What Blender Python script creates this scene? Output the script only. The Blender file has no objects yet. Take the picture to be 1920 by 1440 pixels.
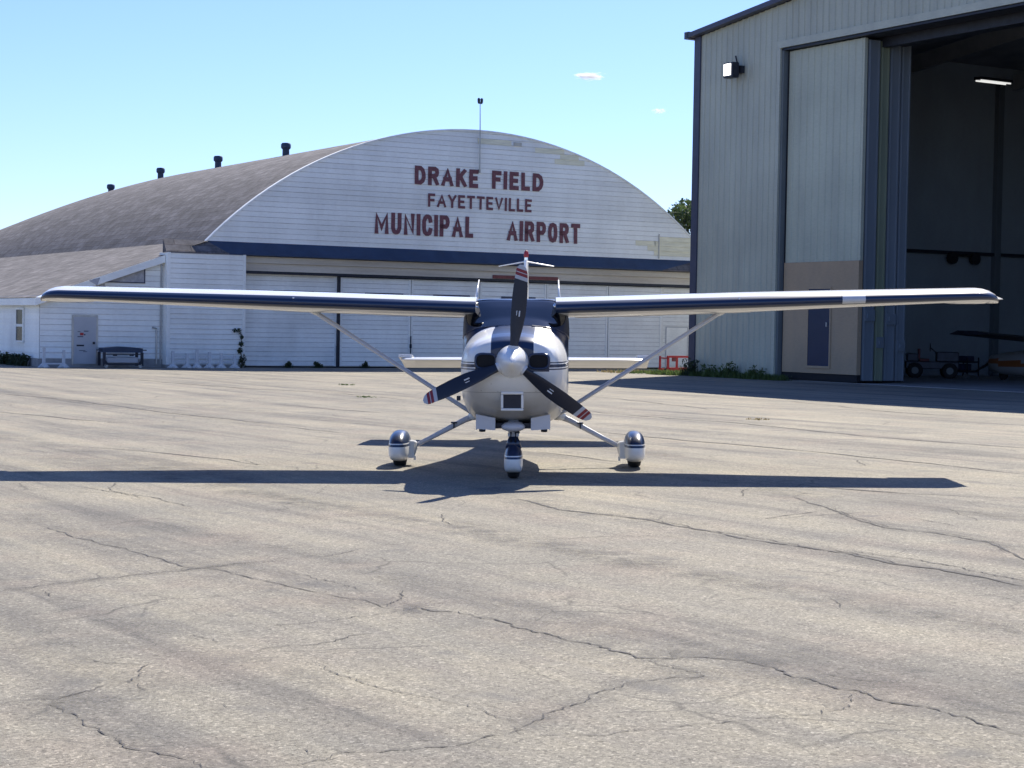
import bpy, bmesh, math, random
import numpy as np
from mathutils import Vector, Matrix, Euler
R=math.radians
random.seed(7); rng=np.random.default_rng(11)
S=bpy.context.scene

# ---------------- camera, world, sun, exposure ----------------
cd=bpy.data.cameras.new('camera'); cam=bpy.data.objects.new('camera',cd); S.collection.objects.link(cam)
cd.sensor_width=36; cd.lens=63.75; cd.clip_start=0.1; cd.clip_end=9000
cam.matrix_world=Matrix.Translation((0,0,1.635))@Matrix.Rotation(R(90)-math.atan(108/3400),4,'X')@Matrix.Rotation(R(1.0),4,'Z')
S.camera=cam
SUN=Vector((0.40,0.90,1.0)).normalized()
W=bpy.data.worlds.new('World'); S.world=W; W.use_nodes=True
wn=W.node_tree.nodes; wl=W.node_tree.links
sky=wn.new('ShaderNodeTexSky'); sky.sky_type='NISHITA'; sky.sun_disc=False
sky.sun_elevation=math.asin(SUN.z); sky.sun_rotation=math.atan2(SUN.x,SUN.y)
sky.altitude=400; sky.air_density=1.0; sky.dust_density=0.35; sky.ozone_density=3.5
wn['Background'].inputs[1].default_value=0.092
tint=wn.new('ShaderNodeMix'); tint.data_type='RGBA'; tint.blend_type='MULTIPLY'; tint.inputs[0].default_value=1; tint.inputs[7].default_value=(.74,.82,1.14,1)
wl.new(sky.outputs[0],tint.inputs[6]); wl.new(tint.outputs[2],wn['Background'].inputs[0])
sd=bpy.data.lights.new('sun','SUN'); so=bpy.data.objects.new('sun',sd); S.collection.objects.link(so)
sd.energy=5.0; sd.angle=R(0.53); sd.color=(1.0,0.93,0.82)
so.rotation_euler=SUN.to_track_quat('Z','Y').to_euler()
S.view_settings.view_transform='Standard'; S.view_settings.look='None'
S.view_settings.exposure=0.84; S.view_settings.gamma=1.0
S.render.engine='CYCLES'
try: S.cycles.volume_step_rate=2
except Exception: pass

# ---------------- helpers ----------------
COL=S.collection
def tag(o,label=None,cat=None,group=None,kind=None):
    if label: o['label']=label
    if cat: o['category']=cat
    if group: o['group']=group
    if kind: o['kind']=kind
    return o
def empty(name,loc=(0,0,0),rot=(0,0,0),parent=None):
    o=bpy.data.objects.new(name,None); o.empty_display_size=.3; COL.objects.link(o)
    o.location=loc; o.rotation_euler=rot; o.parent=parent
    return o
class MB:
    def __init__(s): s.v=[]; s.f=[]; s.m=[]
    def add(s,vs,fs,m=0):
        b=len(s.v); s.v+= [tuple(float(c) for c in v) for v in vs]
        for f in fs: s.f.append(tuple(b+i for i in f)); s.m.append(m)
    def box(s,c,d,m=0,rz=0,rot=None,bev=0):
        x,y,z=d[0]/2,d[1]/2,d[2]/2
        vs=[Vector((a*x,b*y,e*z)) for e in(-1,1) for b in(-1,1) for a in(-1,1)]
        Rm=rot if rot is not None else Matrix.Rotation(rz,3,'Z')
        vs=[Rm@v+Vector(c) for v in vs]
        s.add(vs,[(0,2,3,1),(4,5,7,6),(0,1,5,4),(2,6,7,3),(0,4,6,2),(1,3,7,5)],m)
    def b2(s,a,b,m=0):
        s.box([(a[i]+b[i])/2 for i in range(3)],[abs(b[i]-a[i]) for i in range(3)],m)
    def quad(s,a,b,c,d,m=0): s.add([a,b,c,d],[(0,1,2,3)],m)
    def prism(s,poly,ax,t0,t1,m=0):
        # poly: 2D points; extruded along axis ax between t0 and t1
        def p3(p,t):
            return {'x':(t,p[0],p[1]),'y':(p[0],t,p[1]),'z':(p[0],p[1],t)}[ax]
        n=len(poly); vs=[p3(p,t0) for p in poly]+[p3(p,t1) for p in poly]
        s.add(vs,[tuple(range(n)),tuple(range(2*n-1,n-1,-1))]+[(i,i+n,(i+1)%n+n,(i+1)%n) for i in range(n)],m)
    def tube(s,pts,rad,n=10,m=0,caps=True,flat=1.0,fa=None):
        pts=[Vector(p) for p in pts]
        if not hasattr(rad,'__len__'): rad=[rad]*len(pts)
        rings=[]; up=None
        for i,p in enumerate(pts):
            t=(pts[min(i+1,len(pts)-1)]-pts[max(i-1,0)]).normalized()
            if up is None:
                up=Vector(fa) if fa else (Vector((0,0,1)) if abs(t.z)<.9 else Vector((1,0,0)))
            a=(up-t*up.dot(t)).normalized(); b=t.cross(a); 
            rings.append([p+a*(math.cos(q)*rad[i])+b*(math.sin(q)*rad[i]*flat) for q in [2*math.pi*k/n for k in range(n)]])
        s.rings(rings,m,caps)
    def rings(s,rings,m=0,caps=True,closed=True):
        n=len(rings[0]); vs=[v for r in rings for v in r]; fs=[]
        for i in range(len(rings)-1):
            for k in range(n if closed else n-1):
                fs.append((i*n+k,i*n+(k+1)%n,(i+1)*n+(k+1)%n,(i+1)*n+k))
        if caps and closed: fs+= [tuple(range(n-1,-1,-1)),tuple(range((len(rings)-1)*n,len(rings)*n))]
        s.add(vs,fs,m)
    def lathe(s,prof,c=(0,0,0),ax='z',n=24,m=0):
        rs=[]
        for r,h in prof:
            ring=[]
            for k in range(n):
                q=2*math.pi*k/n; a,b=r*math.cos(q),r*math.sin(q)
                p={'z':(a,b,h),'y':(a,h,b),'x':(h,a,b)}[ax]
                ring.append((p[0]+c[0],p[1]+c[1],p[2]+c[2]))
            rs.append(ring)
        s.rings(rs,m)
    def build(s,name,mats,parent=None,smooth=False,loc=(0,0,0),rot=(0,0,0),fixn=True,bevel=0,auto=None):
        me=bpy.data.meshes.new(name); me.from_pydata(s.v,[],s.f)
        if not isinstance(mats,(list,tuple)): mats=[mats]
        for mm in mats: me.materials.append(mm)
        me.polygons.foreach_set('material_index',s.m)
        if fixn:
            b=bmesh.new(); b.from_mesh(me); bmesh.ops.recalc_face_normals(b,faces=b.faces); b.to_mesh(me); b.free()
        if smooth: me.polygons.foreach_set('use_smooth',[True]*len(me.polygons))
        if auto: me.set_sharp_from_angle(angle=R(auto))
        me.update()
        o=bpy.data.objects.new(name,me); COL.objects.link(o); o.parent=parent; o.location=loc; o.rotation_euler=rot
        if bevel:
            bm=o.modifiers.new('bevel','BEVEL'); bm.width=bevel; bm.segments=2; bm.limit_method='ANGLE'
        return o
def copy_tree(o,parent=None):
    c=o.copy(); COL.objects.link(c); c.parent=parent
    for ch in list(o.children): copy_tree(ch,c)
    return c

# ---------------- materials ----------------
def nodes(name):
    m=bpy.data.materials.new(name); m.use_nodes=True; nt=m.node_tree
    return m,nt,nt.nodes['Principled BSDF']
def N(nt,t,**k):
    n=nt.nodes.new(t)
    for a,b in k.items(): setattr(n,a,b)
    return n
def noise(nt,scale,detail=4,rough=.55,coord='Object',sc=(1,1,1),rot=(0,0,0)):
    tc=N(nt,'ShaderNodeTexCoord'); mp=N(nt,'ShaderNodeMapping'); mp.inputs['Scale'].default_value=sc; mp.inputs['Rotation'].default_value=rot
    no=N(nt,'ShaderNodeTexNoise'); no.inputs['Scale'].default_value=scale; no.inputs['Detail'].default_value=detail; no.inputs['Roughness'].default_value=rough
    nt.links.new(tc.outputs[coord],mp.inputs[0]); nt.links.new(mp.outputs[0],no.inputs['Vector']); return no
def ramp(nt,src,pts):
    r=N(nt,'ShaderNodeValToRGB'); e=r.color_ramp.elements
    while len(e)<len(pts): e.new(.5)
    for i,(p,c) in enumerate(pts):
        e[i].position=p; e[i].color=(c if len(c)==4 else (*c,1)) if hasattr(c,'__len__') else (c,c,c,1)
    nt.links.new(src,r.inputs[0]); return r
def mixc(nt,fac,a,b,mode='MIX'):
    x=N(nt,'ShaderNodeMix',data_type='RGBA',blend_type=mode)
    for sock,v in ((0,fac),(6,a),(7,b)):
        if hasattr(v,'links'): nt.links.new(v,x.inputs[sock])
        elif hasattr(v,'__len__'): x.inputs[sock].default_value=(*v,1) if len(v)==3 else v
        else: x.inputs[sock].default_value=v
    return x.outputs[2]
def bump(nt,bsdf,h,strength=.3,dist=.02):
    b=N(nt,'ShaderNodeBump'); b.inputs['Strength'].default_value=strength; b.inputs['Distance'].default_value=dist
    nt.links.new(h,b.inputs['Height']); nt.links.new(b.outputs[0],bsdf.inputs['Normal'])
def simple(name,c,rough=.6,metal=0,var=.12,vs=3.0,sc=(1,1,1),bp=0,coat=0):
    m,nt,b=nodes(name); b.inputs['Roughness'].default_value=rough; b.inputs['Metallic'].default_value=metal
    if coat: b.inputs['Coat Weight'].default_value=coat; b.inputs['Coat Roughness'].default_value=.03
    if var:
        n=noise(nt,vs,5,.6,sc=sc); lo=[x*(1-var) for x in c]; hi=[min(1,x*(1+var)) for x in c]
        r=ramp(nt,n.outputs[0],[(.3,lo),(.7,hi)]); nt.links.new(r.outputs[0],b.inputs['Base Color'])
        if bp: bump(nt,b,n.outputs[0],bp,.01)
    else: b.inputs['Base Color'].default_value=(*c,1)
    return m
def weathered(name,c,dirt=(.45,.42,.38),amt=.35,sc=(1,1,.25),vs=1.2,rough=.7,fine=True):
    m,nt,b=nodes(name); b.inputs['Roughness'].default_value=rough
    n=noise(nt,vs,7,.65,sc=sc); r=ramp(nt,n.outputs[0],[(.42,0.0),(.78,amt)])
    n2=noise(nt,.35,3,.5); r2=ramp(nt,n2.outputs[0],[(.35,.92),(.65,1.06)])
    col=mixc(nt,r.outputs[0],c,dirt); col=mixc(nt,1.0,col,r2.outputs[0],'MULTIPLY')
    if fine:
        gi=N(nt,'ShaderNodeNewGeometry'); ri=ramp(nt,gi.outputs['Random Per Island'],[(0,.94),(1,1.04)]); col=mixc(nt,1.0,col,ri.outputs[0],'MULTIPLY')
        n3=noise(nt,22,3,.6,sc=(.3,.3,1)); r3=ramp(nt,n3.outputs[0],[(.3,.93),(.7,1.03)]); col=mixc(nt,1.0,col,r3.outputs[0],'MULTIPLY')
    nt.links.new(col,b.inputs['Base Color']); return m
M={}
M['siding']=weathered('white_siding_paint',(.92,.94,.90),(.58,.57,.54),.30)
M['siding_low']=weathered('white_siding_paint_worn',(.89,.91,.88),(.54,.54,.51),.36,vs=.9)
M['gap']=simple('siding_lap_shade',(.52,.52,.52),.9,0,.3,1.5)  # shade under each board lap, painted as a darker strip
M['bare']=simple('bare_yellowed_board',(.80,.77,.58),.8,0,.15,4,(.4,1,3))
M['cream']=weathered('cream_trim_paint',(.62,.58,.50),(.30,.24,.19),.6,(.15,1,3),1.5)
M['navy']=simple('navy_trim_paint',(.024,.046,.092),.55,0,.2,2)
M['darktrim']=simple('dark_bronze_trim',(.06,.065,.10),.5,0,.15,2)
M['black']=simple('black_matte',(.012,.012,.014),.8,0,0)
M['red_text']=simple('faded_maroon_sign_paint',(.175,.072,.085),.8,0,.28,9,(1,1,2.5))
M['fndn']=weathered('concrete_foundation',(.36,.35,.34),(.12,.12,.12),.8,(1,1,1),2)
M['greyboard']=weathered('peeling_grey_board',(.36,.37,.40),(.62,.62,.64),.9,(1,1,1),9)
M['doorgrey']=simple('grey_door_paint',(.44,.46,.49),.5,0,.06,2)
M['brownred']=simple('maroon_board_paint',(.19,.06,.06),.7,0,.2,6)
M['galv']=simple('galvanised_steel',(.42,.43,.44),.35,.8,.15,4)
M['darksteel']=simple('dark_steel',(.035,.04,.055),.45,.5,.2,6)
M['glassdark']=simple('dark_window_glass',(.02,.025,.03),.25,0,0); M['glassdark'].node_tree.nodes['Principled BSDF'].inputs['Specular IOR Level'].default_value=.15
M['midrib']=simple('grey_green_jamb',(.13,.15,.16),.5,0,.1,1)
def shingle():
    m,nt,b=nodes('asphalt_shingles'); b.inputs['Roughness'].default_value=.95
    tc=N(nt,'ShaderNodeUVMap'); br=N(nt,'ShaderNodeTexBrick'); br.inputs['Scale'].default_value=1
    br.inputs['Brick Width'].default_value=1.1; br.inputs['Row Height'].default_value=.30; br.inputs['Mortar Size'].default_value=.022
    br.inputs['Color1'].default_value=(.095,.090,.092,1); br.inputs['Color2'].default_value=(.145,.137,.138,1); br.inputs['Mortar'].default_value=(.09,.08,.08,1)
    br.inputs['Bias'].default_value=-.1; br.inputs['Mortar Smooth'].default_value=.5
    nt.links.new(tc.outputs[0],br.inputs['Vector'])
    n=noise(nt,.6,6,.7); r=ramp(nt,n.outputs[0],[(.3,.75),(.7,1.25)])
    n2=noise(nt,2.4,6,.75); r2=ramp(nt,n2.outputs[0],[(.35,.66),(.65,1.34)])
    c=mixc(nt,1.0,br.outputs[0],r.outputs[0],'MULTIPLY'); c=mixc(nt,1.0,c,r2.outputs[0],'MULTIPLY')
    nt.links.new(c,b.inputs['Base Color']); bump(nt,b,br.outputs['Fac'],.3,.02); return m
M['shingle']=shingle()
def uv_planar(o,fu,fv):
    me=o.data; uv=me.uv_layers.new(name='UVMap')
    for l in me.loops:
        p=me.vertices[l.vertex_index].co; uv.data[l.index].uv=(fu(p),fv(p))
# painted metal siding of the right hangar (seen in shade)
M['rib']=weathered('sage_metal_siding',(.49,.50,.40),(.22,.23,.22),.35,(1,1,.12),1.4,.45)
M['ribcream']=weathered('cream_metal_siding',(.49,.51,.40),(.26,.26,.24),.3,(1,1,.12),1.6,.5)
M['ply']=weathered('tan_plywood',(.45,.33,.21),(.27,.23,.18),.4,(1,1,.5),1.6,.75)
M['bluedoor']=simple('blue_door_paint',(.02,.032,.07),.45,0,.1,2)
M['inwall']=weathered('interior_metal_liner',(.30,.34,.36),(.2,.2,.21),.4,(1,1,.3),.7,.8)
M['inroof']=simple('interior_insulation',(.22,.23,.24),.9,0,.2,1)
M['concrete_in']=simple('hangar_floor_concrete',(.25,.25,.25),.6,0,.2,.8)
M['foldgreen']=simple('olive_painted_steel',(.24,.27,.19),.5,0,.12,1,(1,1,.2))
M['foldgrey']=simple('blue_grey_painted_steel',(.19,.22,.25),.5,0,.12,1,(1,1,.2))
M['redpaint']=simple('red_paint',(.42,.025,.03),.45,0,.12,5)
M['whitepaint']=weathered('white_post_paint',(.70,.71,.72),(.4,.4,.4),.4,(1,1,1),5)
# ---------------- ground ----------------
def tilt(y):
    t=min(1,max(0,(y-28)/22)); return 0.012*(1-t*t*(3-2*t))
def gz(x,y): return tilt(y)*max(-30,min(30,x))
def asphalt():
    m,nt,b=nodes('weathered_asphalt'); L=nt.links
    tc=N(nt,'ShaderNodeTexCoord')
    def nz(scale,detail,rough,sc=(1,1,1),rotz=0,dist=0):
        mp=N(nt,'ShaderNodeMapping',vector_type='TEXTURE'); mp.inputs['Scale'].default_value=sc; mp.inputs['Rotation'].default_value=(0,0,rotz)
        L.new(tc.outputs['Object'],mp.inputs[0]); n=N(nt,'ShaderNodeTexNoise')
        n.inputs['Scale'].default_value=scale; n.inputs['Detail'].default_value=detail; n.inputs['Roughness'].default_value=rough; n.inputs['Distortion'].default_value=dist
        L.new(mp.outputs[0],n.inputs['Vector']); return n.outputs[0]
    base=(.236,.220,.182)
    big=ramp(nt,nz(.45,5,.6),[(.33,(.84,.85,.87)),(.66,(1.12,1.10,1.06))]).outputs[0]
    col=mixc(nt,1.0,base,big,'MULTIPLY')
    # paving lanes run along the apron: streaks stretched along the lane direction
    lane=R(-57)
    st=ramp(nt,nz(1.3,6,.66,(13,1,1),lane,.25),[(.33,(.50,.51,.56)),(.47,(.92,.92,.93)),(.55,(1.02,1.02,1)),(.72,(1.22,1.19,1.10))]).outputs[0]
    col=mixc(nt,.9,col,st,'MULTIPLY')
    st2=ramp(nt,nz(4.5,5,.68,(12,1,1),lane,.2),[(.3,(.80,.80,.83)),(.5,(1,1,1)),(.7,(1.08,1.07,1.05))]).outputs[0]
    col=mixc(nt,.85,col,st2,'MULTIPLY')
    # pale worn patches and pinkish tint
    pa=ramp(nt,nz(.8,3,.5),[(.60,0),(.74,.5)]).outputs[0]
    col=mixc(nt,pa,col,(.29,.262,.195))
    pk=ramp(nt,nz(1.1,3,.5,(1,1,1),1.0),[(.5,0),(.7,.35)]).outputs[0]
    col=mixc(nt,pk,col,(.245,.20,.160))
    # aggregate
    vo=N(nt,'ShaderNodeTexVoronoi'); vo.inputs['Scale'].default_value=75; L.new(tc.outputs['Object'],vo.inputs['Vector'])
    ag=ramp(nt,vo.outputs['Color'],[(0,.40),(.35,.92),(.7,1.02),(1,1.85)]).outputs[0]
    col=mixc(nt,.9,col,ag,'MULTIPLY')
    fine=nz(120,3,.7); fr=ramp(nt,fine,[(.3,.62),(.5,1.0),(.7,1.42)]).outputs[0]
    col=mixc(nt,.8,col,fr,'MULTIPLY')
    mid=ramp(nt,nz(22,4,.7),[(.3,.80),(.7,1.2)]).outputs[0]
    col=mixc(nt,.8,col,mid,'MULTIPLY')
    # web of fine surface cracks, only in worn patches
    wp=N(nt,'ShaderNodeTexNoise'); wp.inputs['Scale'].default_value=1.6; wp.inputs['Detail'].default_value=5; L.new(tc.outputs['Object'],wp.inputs['Vector'])
    va=N(nt,'ShaderNodeVectorMath',operation='MULTIPLY_ADD'); va.inputs[1].default_value=(.55,.55,0); L.new(wp.outputs['Color'],va.inputs[0]); L.new(tc.outputs['Object'],va.inputs[2])
    vc=N(nt,'ShaderNodeTexVoronoi',feature='DISTANCE_TO_EDGE'); vc.inputs['Scale'].default_value=.62; L.new(va.outputs[0],vc.inputs['Vector'])
    cl=ramp(nt,vc.outputs['Distance'],[(0,.62),(.0045,.35),(.009,0)]).outputs[0]
    mk=ramp(nt,nz(.75,4,.6),[(.47,0),(.60,1)]).outputs[0]
    k=N(nt,'ShaderNodeMath',operation='MULTIPLY'); L.new(cl,k.inputs[0]); L.new(mk,k.inputs[1])
    col=mixc(nt,k.outputs[0],col,(.05,.048,.045))
    # oil spots
    oil=ramp(nt,nz(1.7,2,.4,(1,1,1),.4),[(.66,0),(.73,.45)]).outputs[0]
    col=mixc(nt,oil,col,(.10,.10,.10))
    # beyond the apron the ground turns to grass
    sx=N(nt,'ShaderNodeSeparateXYZ'); L.new(tc.outputs['Object'],sx.inputs[0])
    gr=N(nt,'ShaderNodeMapRange'); gr.inputs[1].default_value=150; gr.inputs[2].default_value=156; L.new(sx.outputs[1],gr.inputs[0])
    col=mixc(nt,gr.outputs[0],col,(.07,.10,.03))
    L.new(col,b.inputs['Base Color']); b.inputs['Roughness'].default_value=.85; b.inputs['Specular IOR Level'].default_value=.22
    bump(nt,b,fine,.55,.012)
    return m
M['asphalt']=asphalt()
g=MB()
xs=[-3000,-600,-150,-60,-30]+[i for i in range(-28,30,2)]+[30,60,150,600,3000]
ys=[-200,-50,-10]+[i for i in range(0,28,4)]+[28+i*.5 for i in range(45)]+[55,60,80,120,200,600,2000,6000]
vs=[(x,y,gz(x,y)) for y in ys for x in xs]; nx=len(xs)
g.add(vs,[(j*nx+i,j*nx+i+1,(j+1)*nx+i+1,(j+1)*nx+i) for j in range(len(ys)-1) for i in range(nx-1)])
tag(g.build('ground',M['asphalt'],fixn=False,smooth=True),kind='structure')
# cracks
CRACKS_NEAR= [[(-3.11,11.05),(-2.81,11.43),(-2.42,11.79),(-2.18,12.03),(-2.0,12.2),(-1.81,12.4),(-1.55,12.64)],[(-3.79,14.68),(-3.33,13.84),(-2.98,13.38),(-2.64,12.89),(-2.38,12.49),(-2.19,12.17),(-1.94,12.07),(-1.66,11.65),(-1.43,11.41),(-1.19,11.08),(-1.01,10.89),(-0.84,10.76),(-0.72,10.5),(-0.6,10.33)],[(-1.5,11.98),(-1.33,11.78),(-1.14,11.54),(-0.98,11.31),(-0.87,11.13)],[(-0.54,10.51),(-0.44,10.37),(-0.28,10.34),(-0.16,10.13),(-0.01,9.95),(0.14,9.71),(0.3,9.5),(0.41,9.31),(0.51,9.15),(0.66,8.94),(0.81,8.89),(0.95,8.94),(1.17,8.84),(1.26,8.68),(1.37,8.44),(1.49,8.24),(1.58,8.08),(1.7,7.87),(1.83,7.72),(1.98,7.44),(2.09,7.24)],[(0.66,8.94),(0.72,8.75),(0.84,8.59),(0.92,8.46),(0.74,8.37),(0.56,8.27),(0.4,8.05),(0.25,7.7),(0.11,7.47),(0.02,7.23)],[(1.55,8.08),(1.48,7.79),(1.33,7.63),(1.1,7.6),(0.95,7.46),(0.72,7.38),(0.54,7.3),(0.37,7.22),(0.17,7.23),(0.09,7.15)],[(-0.94,8.85),(-0.86,8.58),(-0.75,8.41),(-0.63,8.23),(-0.55,8.14),(-0.43,8.0),(-0.3,7.85),(-0.16,7.78),(-0.07,7.59),(0.06,7.44)],[(-0.8,7.06),(-0.77,6.95),(-0.74,6.8)],[(-0.8,6.67),(-0.7,6.75),(-0.59,6.89),(-0.47,6.93),(-0.31,6.98),(-0.16,7.02),(-0.08,7.14),(0.09,7.34)],[(-2.1,8.87),(-1.98,8.75),(-1.83,8.7),(-1.73,8.65),(-1.7,8.46),(-1.72,8.25),(-1.64,8.11),(-1.6,8.01)],[(-1.72,8.25),(-1.85,8.13),(-1.91,7.98),(-1.97,7.84),(-2.18,7.75)],[(-1.94,7.76),(-1.83,7.56),(-1.7,7.36),(-1.55,7.11),(-1.44,6.96),(-1.32,6.89),(-1.2,6.76),(-1.11,6.64)],[(-1.36,9.79),(-1.09,9.92),(-0.98,10.01),(-0.76,10.23),(-0.6,10.35)],[(-1.27,9.03),(-1.14,9.19),(-0.99,9.22),(-0.84,9.46),(-0.72,9.63)],[(-1.33,12.74),(-1.17,13.05),(-1.02,13.31)],[(-0.72,10.5),(-0.66,10.77),(-0.65,11.21)],[(-1.71,9.55),(-1.63,9.49),(-1.49,9.28)],[(-1.27,7.8),(-1.17,7.67)],[(0.07,17.18),(0.49,16.06),(0.9,15.62),(1.15,15.34),(1.46,14.74),(1.74,14.22),(2.01,13.74),(2.27,13.36),(2.49,13.06),(2.69,12.54),(2.92,12.27),(3.13,11.84),(3.26,11.47)],[(2.46,13.3),(2.77,12.92),(3.05,12.49),(3.24,11.97),(3.36,11.72)],[(2.73,17.49),(2.85,16.57),(2.96,15.56),(3.08,14.82),(3.43,14.45),(3.69,13.82),(3.64,13.26),(3.64,12.69)],[(2.11,15.38),(2.44,15.79),(2.91,16.33)],[(1.49,8.55),(1.62,8.42),(1.8,8.33)],[(1.84,7.77),(2.05,7.71),(2.21,7.67)],[(-4.33,18.23),(-3.96,17.77),(-3.29,16.98),(-2.84,16.16)]]
CRACKS_FAR= [[(-11.55,40.48),(-9.25,37.87),(-7.08,34.39),(-5.24,31.82),(-3.87,29.94)],[(-15.02,54.29),(-10.34,49.47),(-6.72,44.81),(-4.0,42.57),(-2.32,39.59)],[(-4.78,36.97),(-3.15,34.62),(-2.15,33.35)],[(-14.65,57.2),(-10.21,55.04),(-5.9,50.09)],[(1.2,28.9),(1.99,26.88),(3.28,25.17),(3.85,24.14),(4.88,22.3),(5.85,20.5)],[(1.47,35.44),(1.73,34.37),(4.0,30.8),(5.26,27.84),(7.04,24.71)],[(0.36,23.65),(0.88,22.63),(1.3,21.86)],[(2.63,19.24),(3.29,18.51),(3.94,17.96),(4.99,17.46)],[(-5.93,20.92),(-5.55,20.32)],[(-5.53,24.11),(-4.32,22.99),(-2.97,21.14)],[(-3.6,29.18),(-2.58,27.53),(-1.88,26.79)],[(-9.45,33.28),(-6.98,30.42),(-6.11,29.71)],[(6.41,41.83),(7.35,36.68),(8.41,33.96)],[(1.68,43.75),(2.87,40.58),(3.98,36.43)]]

def crackmat():
    m,nt,b=nodes('crack_dark'); n=noise(nt,6,3,.6); r=ramp(nt,n.outputs[0],[(.3,(.035,.033,.032)),(.7,(.10,.095,.09))])
    nt.links.new(r.outputs[0],b.inputs['Base Color']); b.inputs['Roughness'].default_value=.95; return m
M['crack']=crackmat()
M['sealed']=simple('sealed_joint',(.155,.15,.145),.9,0,.2,5)
def ribbon(mb,pts,w,jit,step,lift=.004,wv=.6):
    P=[]
    for a,b in zip(pts[:-1],pts[1:]):
        d=math.dist(a,b); k=max(1,int(d/step))
        for i in range(k): P.append((a[0]+(b[0]-a[0])*i/k,a[1]+(b[1]-a[1])*i/k))
    P.append(pts[-1]); n=len(P)
    if n<3: return
    off=0; L=[];Rr=[]
    for i,p in enumerate(P):
        off=off*.66+random.uniform(-1,1)*jit*(1+1.2*(i%7==0))
        q0=P[max(0,i-1)];q1=P[min(n-1,i+1)]; d=math.dist(q0,q1) or 1
        nx_,ny_=-(q1[1]-q0[1])/d,(q1[0]-q0[0])/d
        ww=w*(1+random.uniform(-wv,wv))*min(1,.25+min(i,n-1-i)/6)
        cx,cy=p[0]+nx_*off,p[1]+ny_*off
        L.append((cx-nx_*ww/2,cy-ny_*ww/2)); Rr.append((cx+nx_*ww/2,cy+ny_*ww/2))
    vs=[(x,y,gz(x,y)+lift) for x,y in L]+[(x,y,gz(x,y)+lift) for x,y in Rr]
    mb.add(vs,[(i,i+1,n+i+1,n+i) for i in range(n-1)])
cm=MB()
WN=[.008,.008,.005,.012,.006,.005,.0045,.005,.006,.005,.0045,.007,.006,.006,.007,.007,.005,.005,.024,.012,.018,.010,.006,.006,.012]
for i,c in enumerate(CRACKS_NEAR):
    w=WN[i] if i<len(WN) else .008
    ribbon(cm,c,w,.016,.03 if c[0][1]<14 else .08,wv=.75)
    if w>=.018:   # a thinner companion crack
        o=[(x+random.uniform(-.03,.03)+.03,y+.05+random.uniform(-.02,.02)) for x,y in c[1:-1]]
        ribbon(cm,o,w*.4,.02,.06)
for c in CRACKS_FAR: ribbon(cm,c,.05,.05,.4)
# hairline cracks wandering off the long ones
for i in range(14):
    x=random.uniform(-4,4.5); y=random.uniform(8,22); a=random.uniform(0,6.28); pts=[(x,y)]
    for k in range(random.randint(3,9)):
        a+=random.uniform(-.35,.35); s=random.uniform(.06,.22); x+=math.cos(a)*s; y+=math.sin(a)*s*1.4; pts.append((x,y))
    ribbon(cm,pts,.003+.0003*y,.012,.03)
tag(cm.build('pavement_cracks',M['crack'],fixn=False),kind='structure')
# damp dirt and old sealant spread along the long joints
def stainmat():
    m,nt,b=nodes('joint_stain'); b.inputs['Base Color'].default_value=(.12,.118,.118,1); b.inputs['Roughness'].default_value=.9
    uv=N(nt,'ShaderNodeUVMap'); s=N(nt,'ShaderNodeSeparateXYZ'); nt.links.new(uv.outputs[0],s.inputs[0])
    e=ramp(nt,s.outputs[1],[(0,0),(.5,1),(1,0)]); n=noise(nt,2.3,6,.7); r=ramp(nt,n.outputs[0],[(.38,0),(.68,.34)])
    k=N(nt,'ShaderNodeMath',operation='MULTIPLY'); nt.links.new(e.outputs[0],k.inputs[0]); nt.links.new(r.outputs[0],k.inputs[1])
    t=N(nt,'ShaderNodeBsdfTransparent'); mx=N(nt,'ShaderNodeMixShader'); nt.links.new(k.outputs[0],mx.inputs[0]); nt.links.new(t.outputs[0],mx.inputs[1]); nt.links.new(b.outputs[0],mx.inputs[2]); nt.links.new(mx.outputs[0],nt.nodes['Material Output'].inputs[0]); return m
M['stain']=stainmat()
sm_=MB(); UVV=[]
def stain(c,w):
    ext=[(2*c[0][0]-c[1][0],2*c[0][1]-c[1][1])]+c+[(2*c[-1][0]-c[-2][0],2*c[-1][1]-c[-2][1])]
    for sgn,(a,b_) in ((0,(0,.5)),(1,(.5,1))):
        n=len(ext); A_=[];B_=[]
        for i,p in enumerate(ext):
            q0=ext[max(0,i-1)];q1=ext[min(n-1,i+1)]; d=math.dist(q0,q1) or 1; nx_,ny_=-(q1[1]-q0[1])/d,(q1[0]-q0[0])/d
            oa,ob=(a-.5)*w,(b_-.5)*w; A_.append((p[0]+nx_*oa,p[1]+ny_*oa)); B_.append((p[0]+nx_*ob,p[1]+ny_*ob))
        base=len(sm_.v); sm_.add([(x,y,gz(x,y)+.0025) for x,y in A_]+[(x,y,gz(x,y)+.0025) for x,y in B_],[(i,i+1,n+i+1,n+i) for i in range(n-1)])
        UVV.extend([a]*n+[b_]*n)
lane_d=(.545,-.838)
stain(CRACKS_NEAR[1]+CRACKS_NEAR[3],.9); stain(CRACKS_NEAR[18],.8); stain(CRACKS_NEAR[20],.5); stain(CRACKS_NEAR[11],.5); stain(CRACKS_NEAR[4],.4); stain(CRACKS_NEAR[0],.3)
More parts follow.
